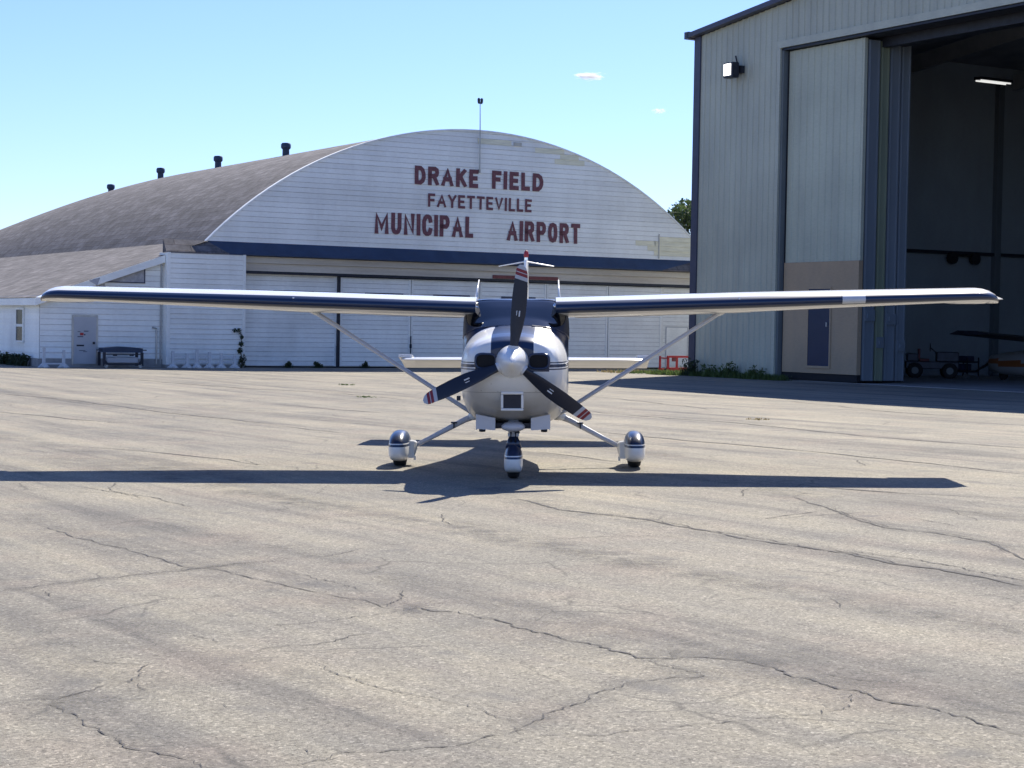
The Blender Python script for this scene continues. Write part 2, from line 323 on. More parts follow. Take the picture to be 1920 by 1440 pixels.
for (x,y,l,w_) in ((-.6,11.6,6,.55),(.9,12.6,5,.7),(-3.0,10.2,4,.8),(1.9,11.0,4,.45),(-1.6,16.5,7,.9),(-6,24,9,1.1),(3.2,17.5,5,.6),(-3.5,19,6,.7),(-2.2,30,12,1.0),(-8,36,12,1.2),(4.5,26,8,.9),(-5,45,14,1.3),(-10,50,10,1.4),(2.5,34,10,1.0),(-1.2,8.6,2.5,.5),(2.1,8.4,3,.5)):
    stain([(x+lane_d[0]*(t-.5)*l+random.uniform(-.08,.08),y+lane_d[1]*(t-.5)*l) for t in (0,.2,.4,.6,.8,1)],w_)
so_=sm_.build('pavement_stains',M['stain'],fixn=False); uvl=so_.data.uv_layers.new(name='UVMap')
for l_ in so_.data.loops: uvl.data[l_.index].uv=(0,UVV[l_.vertex_index])
tag(so_,kind='structure')

# ---------------- far white hangar ----------------
FA=Vector((-9.549,64.856,0)); fang=math.atan2(.5135,.858)
H=empty('airport_hangar',FA,(0,0,fang))
tag(H,'long white clapboard hangar with a curved roof and maroon painted airport lettering','hangar')
XC=9.55; HW=11.1; ZB=4.44; SAG=4.66; RAD=(HW*HW+SAG*SAG)/(2*SAG); ZCEN=ZB+SAG-RAD
def arch_x(z):  # half width at height z
    v=RAD*RAD-(z-ZCEN)**2
    return math.sqrt(max(0,v))
def clap(mb,fl,fr,z0,z1,pitch,y0,m=0,lip=.022,gm=None):
    z=z0
    while z<z1-1e-4:
        zt=min(z+pitch,z1); a0,a1=fl(z),fl(zt); b0,b1=fr(z),fr(zt)
        if b0>a0+.05 and b1>=a1:
            mb.add([(a0,y0-lip,z),(b0,y0-lip,z),(b1,y0-.003,zt),(a1,y0-.003,zt),(a0,y0,z),(b0,y0,z)],[(0,1,2,3),(0,4,5,1)],m)
            if gm is not None:
                g0,g1=fl(z)+random.uniform(0,.02),fr(z); mb.add([(g0,y0-lip-.0015,z),(g1,y0-lip-.0015,z),(g1,y0-lip-.0005,z+.013+random.uniform(0,.006)),(g0,y0-lip-.0005,z+.013+random.uniform(0,.006))],[(0,1,2,3)],gm)
        z=zt
w=MB()
clap(w,lambda z:XC-arch_x(z)+.02,lambda z:XC+arch_x(z)-.02,ZB,ZB+SAG-.03,.19,0,gm=1)
n=48; arc=[(XC+RAD*math.sin(t),ZCEN+RAD*math.cos(t)) for t in np.linspace(-math.asin(HW/RAD),math.asin(HW/RAD),n)]
w.prism([(a,b-.03) for a,b in arc],'y',.01,.14)
gw=w.build('gable_wall',[M['siding'],M['gap']],H,fixn=False)
# unpainted replacement boards, proud of the siding
def patch(x0,x1,z0,z1):
    w=MB(); z=z0
    while z<z1-.01:
        zt=min(z+.19,z1); j=random.uniform(-.25,.25)
        xr=min(x1+j,XC+arch_x(zt)-.05); xl=max(x0+j,XC-arch_x(zt)+.05)
        if xr>xl+.1: w.add([(xl,-.03,z),(xr,-.03,z),(xr,-.012,zt),(xl,-.012,zt),(xl,0,z),(xr,0,z)],[(0,1,2,3),(0,4,5,1)])
        z=zt
    w.build('bare_boards',M['bare'],H,fixn=False)
patch(16.6,17.6,5.01,5.20);patch(17.6,19.9,4.63,5.20);patch(17.9,19.9,5.2,5.39)
patch(9.6,11.1,8.62,8.81);patch(13.0,14.4,8.05,8.43);patch(12.2,13.6,8.43,8.62)
w=MB(); w.b2((17.95,-.045,4.5),(18.0,-.031,5.5)); w.build('seam_strip',M['galv'],H)
w=MB(); w.b2((11.0,-.05,8.62),(11.35,-.02,8.76)); w.build('louvre_vent',M['galv'],H)
# arch trim
w=MB()
for i in range(n-1):
    a,b=arc[i],arc[i+1]
    def off(p,r): 
        dx,dz=p[0]-XC,p[1]-ZCEN; l=math.hypot(dx,dz); return (p[0]+dx/l*r,p[1]+dz/l*r)
    p=[off(a,-.03),off(b,-.03),off(b,.03),off(a,.03)]
    vsx=[(q[0],-.05,q[1]) for q in p]+[(q[0],.16,q[1]) for q in p]
    w.add(vsx,[(0,1,2,3),(7,6,5,4),(2,6,7,3),(0,4,5,1)])
w.build('arch_trim',M['siding_low'],H)
# barrel roof
LEN=39.0; rb=MB(); ny=60
def sag(y,z): return ZB+(z-ZB)*(1-.0036*max(0,y-22)**2/4.66) if z>ZB else z
rr=[]
for j in range(ny+1):
    y=.12+LEN*j/ny
    rr.append([(XC+(RAD+.0)*math.sin(t),y,sag(y,ZCEN+(RAD+.0)*math.cos(t))) for t in np.linspace(-math.asin(HW/RAD)-.01,math.asin(HW/RAD)+.01,49)])
rb.rings(rr,0,False,False)
roof=rb.build('roof',M['shingle'],H,smooth=True)
uv_planar(roof,lambda p:p.y,lambda p:math.atan2(p.x-XC,p.z-ZCEN)*RAD)
rv0=MB(); rv0.lathe([(.15,-.25),(.145,.20),(.155,.22),(.20,.26),(.21,.30),(.21,.42),(.17,.48),(.03,.50)],n=16)
rv=rv0.build('roof_vent',M['navy'],roof,smooth=True,auto=40)
for i,s in enumerate((10.35,18.0,25.6,33.2)):
    o=rv if i==0 else rv.copy()
    if i: COL.objects.link(o)
    o.location=(6.0,s,sag(s,ZCEN+math.sqrt(RAD*RAD-(XC-6.0)**2))+.03)
# back gable
w=MB(); w.prism([(a,sag(LEN,b)-.02) for a,b in arc],'y',LEN-.1,LEN); w.b2((XC-HW,LEN-.12,0),(XC+HW,LEN-.01,ZB)); w.build('rear_wall',M['siding_low'],H)
w=MB(); w.b2((XC+HW-.2,.2,0),(XC+HW,LEN-.2,ZB)); w.b2((-1.56,.6,3.6),(-1.46,LEN-.2,ZB)); w.build('side_wall',M['siding_low'],H)
# pent band in navy with shingled ends
w=MB()
def pent(mb,x0t,x1t,x0b,x1b,m):
    mb.add([(x0b,-.42,4.03),(x1b,-.42,4.03),(x1t,-.02,4.47),(x0t,-.02,4.47)],[(0,1,2,3)],m)
    mb.add([(x0b,-.42,3.99),(x1b,-.42,3.99),(x1b,-.42,4.03),(x0b,-.42,4.03)],[(0,1,2,3)],m)
    mb.add([(x0b,-.42,3.99),(x1b,-.42,3.99),(x1b,0,3.99),(x0b,0,3.99)],[(0,1,2,3)],m)
pent(w,-1.54,19.9,-.83,17.9,0)
w.build('pent_band',M['navy'],H,fixn=False)
w=MB(); pent(w,19.9,22.2,17.9,22.2,0); pr=w.build('pent_roof',M['shingle'],H,fixn=False); uv_planar(pr,lambda p:p.x,lambda p:p.z*1.4)
w=MB(); pent(w,-3.14,-1.54,-3.14,-.83,0)
w.add([(-3.14,-.42,4.0),(-3.14,0,4.0),(-3.14,-.02,4.47)],[(0,1,2)])
pr=w.build('pent_roof',M['shingle'],H,fixn=False); uv_planar(pr,lambda p:p.x,lambda p:p.z*1.4)
# soffit/header boards over the doors
w=MB()
w.b2((-.2,-.20,3.74),(22,.3,3.97)); w.b2((-.2,-.12,3.46),(22,.3,3.735)); w.b2((-.2,-.06,3.60),(22,-.03,3.62))
w.build('header',M['cream'],H)
w=MB(); w.b2((-.15,-.14,3.36),(22,.02,3.455)); w.build('door_track',M['darksteel'],H)
w=MB(); w.b2((10.1,-.17,3.47),(13.05,-.125,3.60)); w.build('sign_board',M['brownred'],H)
w=MB(); w.b2((-.02,.32,0),(22,.40,3.9)); w.b2((-.3,.02,0),(-.2,.35,4.0)); w.build('door_recess',M['black'],H)
# sliding doors
def sliding(x0,x1,y,ztop,win=None,wicket=None):
    w=MB(); clap(w,lambda z:x0,lambda z:x1,.06,ztop,.17,y,lip=.016,gm=1)
    w.b2((x0,y+.005,.05),(x1,y+.06,ztop))
    w.b2((x0,y-.03,.05),(x0+.08,y-.001,ztop)); w.b2((x1-.08,y-.03,.05),(x1,y-.001,ztop))
    d=w.build('sliding_door',[M['siding_low'],M['gap']],H,fixn=False)
    if win:
        f=MB(); f.b2((win[0],y-.028,2.12),(win[1],y-.018,2.74))
        for k in range(1,4):
            pass
        wi=f.build('window_pane',M['glassdark'],d)
        f=MB()
        for k in range(5):
            xx=win[0]+(win[1]-win[0])*k/4; f.b2((xx-.025,y-.045,2.09),(xx+.025,y-.029,2.77))
        f.b2((win[0]-.02,y-.047,2.71),(win[1]+.02,y-.0295,2.79)); f.b2((win[0]-.02,y-.047,2.07),(win[1]+.02,y-.0295,2.13))
        f.build('window_frame',M['darktrim'],d)
    if wicket:
        f=MB(); f.b2((wicket[0],y-.03,.12),(wicket[1],y-.019,1.70)); f.build('wicket_door',M['siding'],d)
        f=MB(); a,b=wicket; f.b2((a-.03,y-.034,.1),(a,y-.02,1.73)); f.b2((b,y-.034,.1),(b+.03,y-.02,1.73)); f.b2((a,y-.034,1.70),(b,y-.02,1.73)); f.build('wicket_frame',M['doorgrey'],d)
    return d
sliding(-.17,3.60,.10,3.36,(1.1,2.65))
sliding(3.71,6.62,.02,3.33,(4.72,6.28)); sliding(6.66,9.6,.03,3.33,(7.6,9.15)); sliding(9.63,12.62,.02,3.33,(10.6,12.1))
sliding(12.65,15.55,.03,3.33); sliding(15.58,18.2,.02,3.33); sliding(18.24,22,.08,3.34,None,(18.5,19.55))
w=MB(); w.b2((3.605,-.02,.02),(3.70,.09,3.4)); w.build('door_gap_post',M['darksteel'],H)
w=MB(); w.tube([(3.62,-.06,0.02),(3.6,-.06,.35),(3.57,-.05,.8)],.03,6); w.build('drain_pipe',M['darksteel'],H)
w=MB(); w.tube([(6.64,-.03,.55),(6.64,-.03,1.2)],.022,6); w.b2((6.6,-.04,.75),(6.68,.0,.9)); w.build('door_latch',M['darksteel'],H)
# corner block left of the doors
w=MB(); clap(w,lambda z:-3.02,lambda z:-.30,.12,3.99,.175,-.40,gm=1)
w.b2((-3.02,-.395,.1),(-.3,.3,3.985)); w.b2((-3.12,-.43,.05),(-3.0,.35,4.0)); w.b2((-.31,-.43,.05),(-.20,.02,4.0))
w.build('corner_block',[M['siding'],M['gap']],H,fixn=False)
# lean-to annex
def rake(x): return 4.47-.352*(-1.54-x)
w=MB(); clap(w,lambda z:-7.43,lambda z:min(-3.02, -1.54-(4.47-z)/.352) if False else -3.02,.28,2.4,.19,0,gm=1)
clap(w,lambda z:max(-7.43,-1.54-(4.47-z-.0)/.352+.0),lambda z:-3.02,2.4,3.9,.19,0,gm=1)
w.prism([(-7.43,.05),(-3.0,.05),(-3.0,rake(-3.0)-.02),(-7.43,rake(-7.43)-.02)],'y',.012,.15)
# side wall going back
z=.28
while z<2.4:
    zt=min(z+.19,2.4); w.add([(-7.452,0,z),(-7.452,LEN*.9,z),(-7.433,LEN*.9,zt),(-7.433,0,zt),(-7.43,0,z),(-7.43,LEN*.9,z)],[(0,1,2,3),(0,4,5,1)]); z=zt
w.b2((-7.42,.15,.05),(-7.3,LEN*.9,2.38))
w.build('annex_wall',[M['siding'],M['gap']],H,fixn=False)
w=MB(); w.b2((-7.5,-.03,0),(-3.0,.10,.27)); w.b2((-7.5,.10,0),(-7.3,LEN*.9,.27)); w.b2((-3.15,-.44,0),(-.25,.1,.10)); w.build('foundation',M['fndn'],H)
w=MB(); x0,x1=-7.62,-1.50
for j in range(12):
    ya=-.22+(LEN*.9+.4)*j/12; yb=-.22+(LEN*.9+.4)*(j+1)/12
    xa=-1.5; 
    w.add([(x0,ya,rake(x0)),( -3.13 if j==0 and False else xa,ya,rake(xa)),(xa,yb,rake(xa)),(x0,yb,rake(x0))],[(0,1,2,3)])
ar=w.build('annex_roof',M['shingle'],H,fixn=False); uv_planar(ar,lambda p:p.y,lambda p:p.x*1.06)
w=MB()   # bargeboard and eave fascia
w.prism([(-7.66,rake(-7.66)-.01),(-3.14,rake(-3.14)-.01),(-3.14,rake(-3.14)-.26),(-7.66,rake(-7.66)-.26)],'y',-.26,-.20)
w.b2((-7.66,-.2,rake(-7.66)-.25),(-7.60,LEN*.9,rake(-7.66)-.01))
w.build('bargeboard',M['siding'],H)
w=MB(); w.add([(-5.15,-.03,2.93),(-3.80,-.03,2.93),(-3.80,-.03,3.44)],[(0,1,2)]); w.add([(-6.45,-.03,2.45),(-5.2,-.03,2.45),(-5.2,-.03,2.86)],[(0,1,2)])
w.add([(-5.85,-.275,2.94),(-5.45,-.275,3.05),(-5.55,-.275,2.78)],[(0,1,2)])
w.build('gable_infill',M['greyboard'],H,fixn=False)
w=MB(); w.b2((-5.2,-.05,2.90),(-3.78,-.03,2.935)); w.b2((-3.81,-.05,2.9),(-3.775,-.03,3.46)); w.build('infill_frame',M['darktrim'],H)
# annex door
w=MB(); w.b2((-6.28,-.06,.10),(-5.50,-.03,1.70)); d=w.build('annex_door',M['doorgrey'],H)
w=MB(); w.b2((-6.34,-.05,.08),(-6.28,-.02,1.77)); w.b2((-5.50,-.05,.08),(-5.44,-.02,1.77)); w.b2((-6.28,-.05,1.70),(-5.5,-.02,1.77)); w.build('door_frame',M['galv'],d)
w=MB(); w.b2((-5.62,-.1,.78),(-5.55,-.06,.86)); w.build('handle',M['darksteel'],d)
for (x,z,a,b,m) in ((-5.85,1.22,.16,.03,0),(-6.0,1.12,.12,.09,1),(-6.05,1.03,.2,.03,0),(-5.9,1.10,.05,.05,0),(-6.05,.73,.26,.055,2),(-5.98,.56,.22,.02,0),(-5.88,.52,.14,.02,0),(-6.1,1.2,.1,.02,0)):
    w=MB(); w.b2((x-a/2,-.064,z-b/2),(x+a/2,-.0605,z+b/2)); w.build('door_notice',[M['darktrim'],M['redpaint'],M['darksteel']][m],d)
# annex side window
w=MB(); w.b2((-7.475,1.85,.85),(-7.455,2.65,1.92)); wi=w.build('annex_window',M['glassdark'],H)
w=MB()
for a,b in (((-7.50,1.78,.78),(-7.45,1.85,1.99)),((-7.50,2.65,.78),(-7.45,2.72,1.99)),((-7.50,1.85,1.92),(-7.45,2.65,1.99)),((-7.50,1.85,.78),(-7.45,2.65,.85)),((-7.49,1.85,1.33),(-7.452,2.65,1.42))): w.b2(a,b)
w.build('window_frame',M['siding'],wi)
w=MB(); w.tube([(-3.35,-.06,.1),(-3.35,-.06,1.0),(-3.35,-.06,1.35),(-3.5,-.06,1.38)],.03,8); w.b2((-3.22,-.05,.1),(-3.16,-.02,3.6)); w.build('conduit',M['galv'],H)
# mast on the gable
w=MB(); w.tube([(9.47,-.08,7.55),(9.46,-.08,9.2),(9.46,-.05,10.2)],[.028,.024,.016],6); w.b2((9.44,-.1,7.5),(9.5,-.02,7.62)); mast=w.build('roof_mast',M['galv'],H)
w=MB()
for dx in(-.06,.07): w.lathe([(.03,10.14),(.05,10.18),(.055,10.3),(.03,10.34)],(9.46+dx,-.05,0),n=10)
w.b2((9.38,-.07,10.12),(9.55,-.03,10.15)); w.build('obstruction_light',M['darksteel'],mast)
# painted lettering
GL={'D':[[(0,0),(0,1),(.55,1),(.85,.86),(1,.62),(1,.38),(.85,.14),(.55,0),(0,0)]],
'R':[[(0,0),(0,1),(.7,1),(.93,.92),(1,.76),(.93,.60),(.7,.50),(0,.50)],[(.55,.50),(1,0)]],
'A':[[(0,0),(.5,1),(1,0)],[(.2,.34),(.8,.34)]],'K':[[(0,0),(0,1)],[(.92,1),(.06,.42)],[(.35,.60),(1,0)]],
'E':[[(1,0),(0,0),(0,1),(1,1)],[(0,.52),(.85,.52)]],'F':[[(0,0),(0,1),(1,1)],[(0,.52),(.85,.52)]],'I':[[(.5,0),(.5,1)]],
'L':[[(0,1),(0,0),(1,0)]],'Y':[[(0,1),(.5,.48),(1,1)],[(.5,.5),(.5,0)]],'T':[[(0,1),(1,1)],[(.5,1),(.5,0)]],'V':[[(0,1),(.5,0),(1,1)]],
'M':[[(0,0),(0,1),(.5,.22),(1,1),(1,0)]],'U':[[(0,1),(0,.25),(.15,.06),(.38,0),(.62,0),(.85,.06),(1,.25),(1,1)]],'N':[[(0,0),(0,1),(1,0),(1,1)]],
'C':[[(1,.78),(.88,.93),(.62,1),(.38,1),(.12,.91),(0,.7),(0,.3),(.12,.09),(.38,0),(.62,0),(.88,.07),(1,.22)]],'P':[[(0,0),(0,1),(.7,1),(.93,.91),(1,.74),(.93,.56),(.7,.46),(0,.46)]],
'O':[[(.5,0),(.18,.06),(.02,.26),(0,.5),(.02,.74),(.18,.94),(.5,1),(.82,.94),(.98,.74),(1,.5),(.98,.26),(.82,.06),(.5,0)]]}
GW={'I':.28,'M':1.35,'N':1.08,'A':1.12,'O':1.0,'E':.86,'F':.86,'L':.82,'T':.98}
def lettering(txt,x0,x1,z0,z1,sw,gap=.23,y=-.040):
    tot=sum(GW.get(c,1) for c in txt)+gap*(len(txt)-1); u=(x1-x0)/tot; x=x0; mb=MB(); k=0
    for c in txt:
        wd=GW.get(c,1)*u; 
        for st in GL[c]:
            P_=[(x+(sw/2 if c!='I' else wd/2) + (a*(wd-sw) if c!='I' else 0)+random.uniform(-.006,.006), z0+sw/2+b*(z1-z0-sw)+random.uniform(-.006,.006)) for a,b in st]
            cl=st[0]==st[-1]
            if cl: P_[-1]=P_[0]
            # mitred outline of the brush stroke
            n=len(P_); Lf=[];Rt=[]
            for i in range(n):
                p=Vector(P_[i]); 
                a=Vector(P_[i-1]) if i>0 else (Vector(P_[n-2]) if cl else None); b=Vector(P_[i+1]) if i<n-1 else (Vector(P_[1]) if cl else None)
                d1=(p-a).normalized() if a is not None else (b-p).normalized(); d2=(b-p).normalized() if b is not None else d1
                n1=Vector((-d1.y,d1.x)); n2=Vector((-d2.y,d2.x)); mt=(n1+n2); mt=mt.normalized() if mt.length>.01 else n1
                sc_=min(1.7,1/max(.3,mt.dot(n1))); e=Vector((0,0))
                if a is None: e=-d1*sw/2
                if b is None: e=d1*sw/2
                Lf.append(p+e+mt*sw/2*sc_); Rt.append(p+e-mt*sw/2*sc_)
            yy=y-.0006*(k%3); k+=1
            cz=lambda q:min(max(q,z0),z1)
            vs=[(q.x,yy,cz(q.y)) for q in Lf]+[(q.x,yy,cz(q.y)) for q in Rt]
            mb.add(vs,[(i,i+1,n+i+1,n+i) for i in range(n-1)])
        x+=wd+gap*u
    return mb.build('lettering',M['red_text'],H,fixn=False)
for args in (('DRAKE',6.69,9.44,6.90,7.61,.165),('FIELD',10.05,12.37,6.92,7.62,.165),('FAYETTEVILLE',7.28,11.86,6.09,6.60,.098),('MUNICIPAL',5.05,9.26,4.99,5.80,.165),('AIRPORT',10.76,14.13,4.95,5.74,.165)): lettering(*args)
# ---------------- right metal hangar ----------------
HB=Vector((6.517,64.64,0)); G=empty('metal_hangar',HB,(0,0,math.atan2(-.858,.5135)))
tag(G,'tall sage green ribbed metal hangar with its big folding doors pushed open','hangar')
XR=38.0; XA=-.35
def rz_(x): return 12.07+.11*(x if x<19 else 38-x)
def ribwall(mb,x0,x1,z0,ztop,y,pitch=.305,d=.035,m=0,ztf=None):
    x=x0; pts=[]
    while x<x1-1e-6:
        for fx,dy in ((0,0),(.62,0),(.70,-1),(.86,-1),(.94,0)):
            xx=x+fx*pitch
            if xx<x1: pts.append((xx,y+dy*d))
        x+=pitch
    pts.append((x1,y)); n=len(pts)
    f=ztf or (lambda x:ztop)
    mb.add([(p[0],p[1],z0) for p in pts]+[(p[0],p[1],f(p[0])) for p in pts],[(i,i+1,n+i+1,n+i) for i in range(n-1)],m)
w=MB(); ribwall(w,0,4.42,.05,0,0,ztf=lambda x:rz_(x)-.03); ribwall(w,4.42,33,11.22,0,0,ztf=lambda x:rz_(x)-.03); ribwall(w,33,XR,.05,0,0,ztf=lambda x:rz_(x)-.03)
w.build('front_wall',M['rib'],G,fixn=False)
w=MB(); w.b2((XA+.1,.05,0),(4.5,.16,11.2)); w.prism([(XA+.1,11.25),(XR,11.25),(XR,rz_(XR)-.1),(19,rz_(19)-.1),(XA+.1,rz_(0)-.15)],'y',.05,.16)
w.b2((33,.05,0),(XR,.16,11.2))
w.build('wall_backing',M['inwall'],G)
w=MB(); w.b2((XA,-.06,0),(-.0,.35,rz_(0)-.05)); w.build('corner_trim',M['darktrim'],G)
w=MB()
for a,b in((XA-.15,19),(19,XR+.3)):
    w.prism([(a,rz_(a)-.02),(b,rz_(b)-.02),(b,rz_(b)+.15),(a,rz_(a)+.15)],'y',-.30,-.06)
w.b2((XA-.3,-.3,rz_(0)-.1),(XA-.05,30,rz_(0)+.15))
w.build('rake_trim',M['darktrim'],G)
w=MB()
w.add([(XA-.1,-.1,rz_(0)+.17),(19,-.1,rz_(19)+.2),(19,30,rz_(19)+.2),(XA-.1,30,rz_(0)+.17)],[(0,1,2,3)])
w.add([(19,-.1,rz_(19)+.2),(XR,-.1,rz_(38)+.2),(XR,30,rz_(38)+.2),(19,30,rz_(19)+.2)],[(0,1,2,3)])
for k in range(5):
    y=3+k*6.2
    for a,b in((0,19),(19,38)): w.prism([(a,rz_(a)-.1),(b,rz_(b)-.1),(b,rz_(b)-.7),(a,rz_(a)-.7)],'y',y,y+.16)
w.build('roof',M['inroof'],G,fixn=False)
w=MB(); w.b2((XA+.02,.36,0),(XA+.2,30,rz_(0)+.16)); w.b2((XR-.2,.2,0),(XR,30,rz_(38))); w.prism([(XA,0),(XR,0),(XR,rz_(38)),(19,rz_(19)),(XA,rz_(0))],'y',30,30.2)
w.build('side_wall',M['inwall'],G)
w=MB()
w.b2((XA+.2,.5,4.75),(XA+.38,29.9,4.88)); w.build('wall_girt',M['darksteel'],G)
for y in (3.0,14.6,22.6): w=MB(); w.b2((XA+.2,y,0),(XA+.42,y+.3,rz_(0)-.3)); w.build('wall_column',M['midrib'],G)
w=MB(); w.b2((XA+.2,.2,-.02),(XR-.2,29.9,.02)); w.build('floor_slab',M['concrete_in'],G)
# opening trims
w=MB(); w.b2((4.30,-.075,.03),(4.47,.30,11.2)); w.b2((4.30,-.08,11.06),(33,-.042,11.30)); w.build('opening_trim',M['rib'],G)
w=MB(); w.b2((4.475,.0,.03),(4.58,.32,10.97)); w.build('door_jamb',M['midrib'],G)
w=MB(); w.b2((4.47,.0,10.98),(33,.7,11.055)); w.b2((4.6,.9,10.7),(33,1.15,11.2)); w.b2((4.6,1.6,10.8),(33,1.85,11.2)); w.build('door_track',M['darksteel'],G)
# front door leaf with tan plywood foot and blue personnel door
yl=.20
w=MB(); ribwall(w,4.64,8.33,3.92,10.95,yl,pitch=.33,d=.03); w.b2((4.64,yl+.01,3.92),(8.33,yl+.12,10.95))
leaf=w.build('door_leaf',M['ribcream'],G,fixn=False)
w=MB(); w.b2((4.64,yl-.045,.28),(8.33,yl+.12,3.915)); w.build('plywood_panel',M['ply'],leaf)
w=MB(); w.b2((5.96,yl-.07,.52),(7.02,yl-.046,3.03)); bd=w.build('blue_door',M['bluedoor'],leaf)
w=MB(); 
for a,b in(((5.90,yl-.085,.45),(5.96,yl-.046,3.1)),((7.02,yl-.085,.45),(7.08,yl-.046,3.1)),((5.96,yl-.085,3.03),(7.02,yl-.046,3.1)),((5.96,yl-.085,.45),(7.02,yl-.046,.52))): w.b2(a,b)
w.build('blue_door_frame',M['ply'],leaf)
w=MB(); w.b2((6.88,yl-.12,1.80),(6.94,yl-.071,1.95)); w.build('door_knob',M['galv'],leaf)
w=MB(); w.b2((4.64,yl-.02,.04),(8.33,yl+.1,.275)); w.b2((4.585,yl-.02,.04),(4.638,yl+.12,10.95)); w.build('leaf_seal',M['black'],leaf)
# stacked leaves behind
cols=['foldgrey','foldgreen','foldgrey','foldgrey','foldgrey']
for k in range(4):
    y0,yd=((.38,.45),(.89,.33),(1.28,.41),(1.75,.36))[k]; x1=8.34+.012*k
    w=MB(); w.b2((5.2,y0,.1),(x1,y0+yd,10.9)); w.b2((x1,y0+.02,.1),(x1+.03,y0+.06,10.9)); w.b2((x1,y0+yd-.06,.1),(x1+.03,y0+yd-.02,10.9))
    lf=w.build('folded_leaf',M[cols[k]],G)
    w=MB(); z=(2.0,1.15,1.9,1.05,1.5)[k]; w.b2((x1+.03,y0+.02,z),(x1+.07,y0+yd-.02,z+.35)); w.b2((x1+.07,y0+.1,z+.1),(x1+.10,y0+.2,z+.25)); w.build('leaf_latch',M['foldgrey'],lf)
w=MB(); w.b2((5.3,.34,.06),(8.28,2.1,10.8)); w.build('leaf_gap_fill',M['black'],G)  # one black block fills the gaps between leaves, keeping them dark
# wall floodlight: lens glints
w=MB(); w.b2((2.0,-.55,10.28),(2.5,-.25,10.80)); w.b2((2.05,-.25,10.35),(2.45,-.2,10.7)); fl=w.build('flood_light',M['darksteel'],G,bevel=.02)
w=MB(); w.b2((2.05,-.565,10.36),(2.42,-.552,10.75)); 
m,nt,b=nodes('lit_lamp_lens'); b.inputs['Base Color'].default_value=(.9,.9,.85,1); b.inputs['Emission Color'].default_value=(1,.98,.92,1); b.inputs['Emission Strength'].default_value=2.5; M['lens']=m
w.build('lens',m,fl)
w=MB(); w.tube([(2.3,-.05,10.6),(2.3,-.2,10.85),(2.27,-.24,11.05)],.03,6); w.b2((2.15,-.19,10.45),(2.5,-.02,10.7)); w.build('bracket',M['darksteel'],fl)
# ceiling tube light
w=MB(); w.box((3.85,10.4,10.95),(.36,1.6,.10),rz=0); cl=w.build('tube_light',M['darksteel'],G)
m2,nt,b=nodes('lit_tube'); b.inputs['Emission Color'].default_value=(1,1,.96,1); b.inputs['Emission Strength'].default_value=.45; b.inputs['Base Color'].default_value=(.8,.8,.8,1)
for dy in(-.12,.12): w=MB(); w.tube([(3.85+dy,9.65,10.87),(3.85+dy,11.15,10.87)],.028,8); w.build('tube_lamp',m2,cl)
# wall mounted double heater
w=MB(); w.tube([(.1,12.2,4.72),(.1,13.4,4.72)],.05,8); 
for y in(12.2,13.4): w.lathe([(.05,-.12),(.22,-.1),(.24,.1),(.05,.12)],(.15,y,4.6),'x',12)
w.build('wall_heater',M['black'],G)
def toG(x,y,z=0):
    a=math.atan2(-.858,.5135); return (HB.x+x*math.cos(a)-y*math.sin(a),HB.y+x*math.sin(a)+y*math.cos(a),z)
ga=math.atan2(-.858,.5135)
# --- equipment standing in the open hangar ---
T=empty('aircraft_tug',toG(2.9,8.6),(0,0,ga+R(50))); tag(T,'dark tow tractor parked in the shade just inside the open hangar door','tractor')
w=MB(); w.b2((-.95,-.45,.35),(.95,.45,.62)); w.b2((.15,-.4,.62),(.95,.4,.98)); w.b2((-.9,-.38,.62),(-.5,.38,.9)); w.build('body',M['darksteel'],T,bevel=.03)
w=MB(); w.b2((-.45,-.22,.62),(-.1,.22,.72)); w.b2((-.5,-.22,.72),(-.42,.22,1.08)); w.build('seat',M['brownred'],T,bevel=.02)
w=MB(); w.tube([(.15,0,.95),(-.05,0,1.12)],.02,6); w.lathe([(.15,-.01),(.17,0),(.15,.01)],(-.06,0,1.13),'x',14); w.build('steering_wheel',M['black'],T)
for sx in(-.62,.62):
    for sy in(-.48,.48):
        w=MB(); w.lathe([(.1,-.09),(.25,-.09),(.29,-.05),(.29,.05),(.25,.09),(.1,.09)],(sx,sy,.29),'y',20); wh=w.build('wheel',M['black'],T,smooth=True,auto=40)
        w=MB(); w.lathe([(.02,-.1),(.13,-.1),(.13,.1),(.02,.1)],(sx,sy,.29),'y',14); w.build('rim',M['midrib'],wh)
T=empty('workshop_cart',toG(3.9,9.3),(0,0,ga)); tag(T,'low dark tool cart with grey wheels beside the tow tractor in the hangar','cart')
w=MB(); w.b2((-.4,-.3,.25),(.4,.3,.33)); w.b2((-.4,-.3,.6),(.4,.3,.66))
for sx in(-.38,.38):
    for sy in(-.28,.28): w.b2((sx-.02,sy-.02,.1),(sx+.02,sy+.02,.8))
w.build('frame',M['darksteel'],T)
w=MB(); w.b2((-.3,-.22,.33),(.1,.22,.56)); w.b2((-.2,-.2,.66),(.25,.2,.85)); w.build('tool_box',M['bluedoor'],T,bevel=.02)
for sx in(-.34,.34): w=MB(); w.lathe([(.02,-.03),(.11,-.03),(.11,.03),(.02,.03)],(sx,-.3,.11),'y',14); w.build('wheel',M['galv'],T)
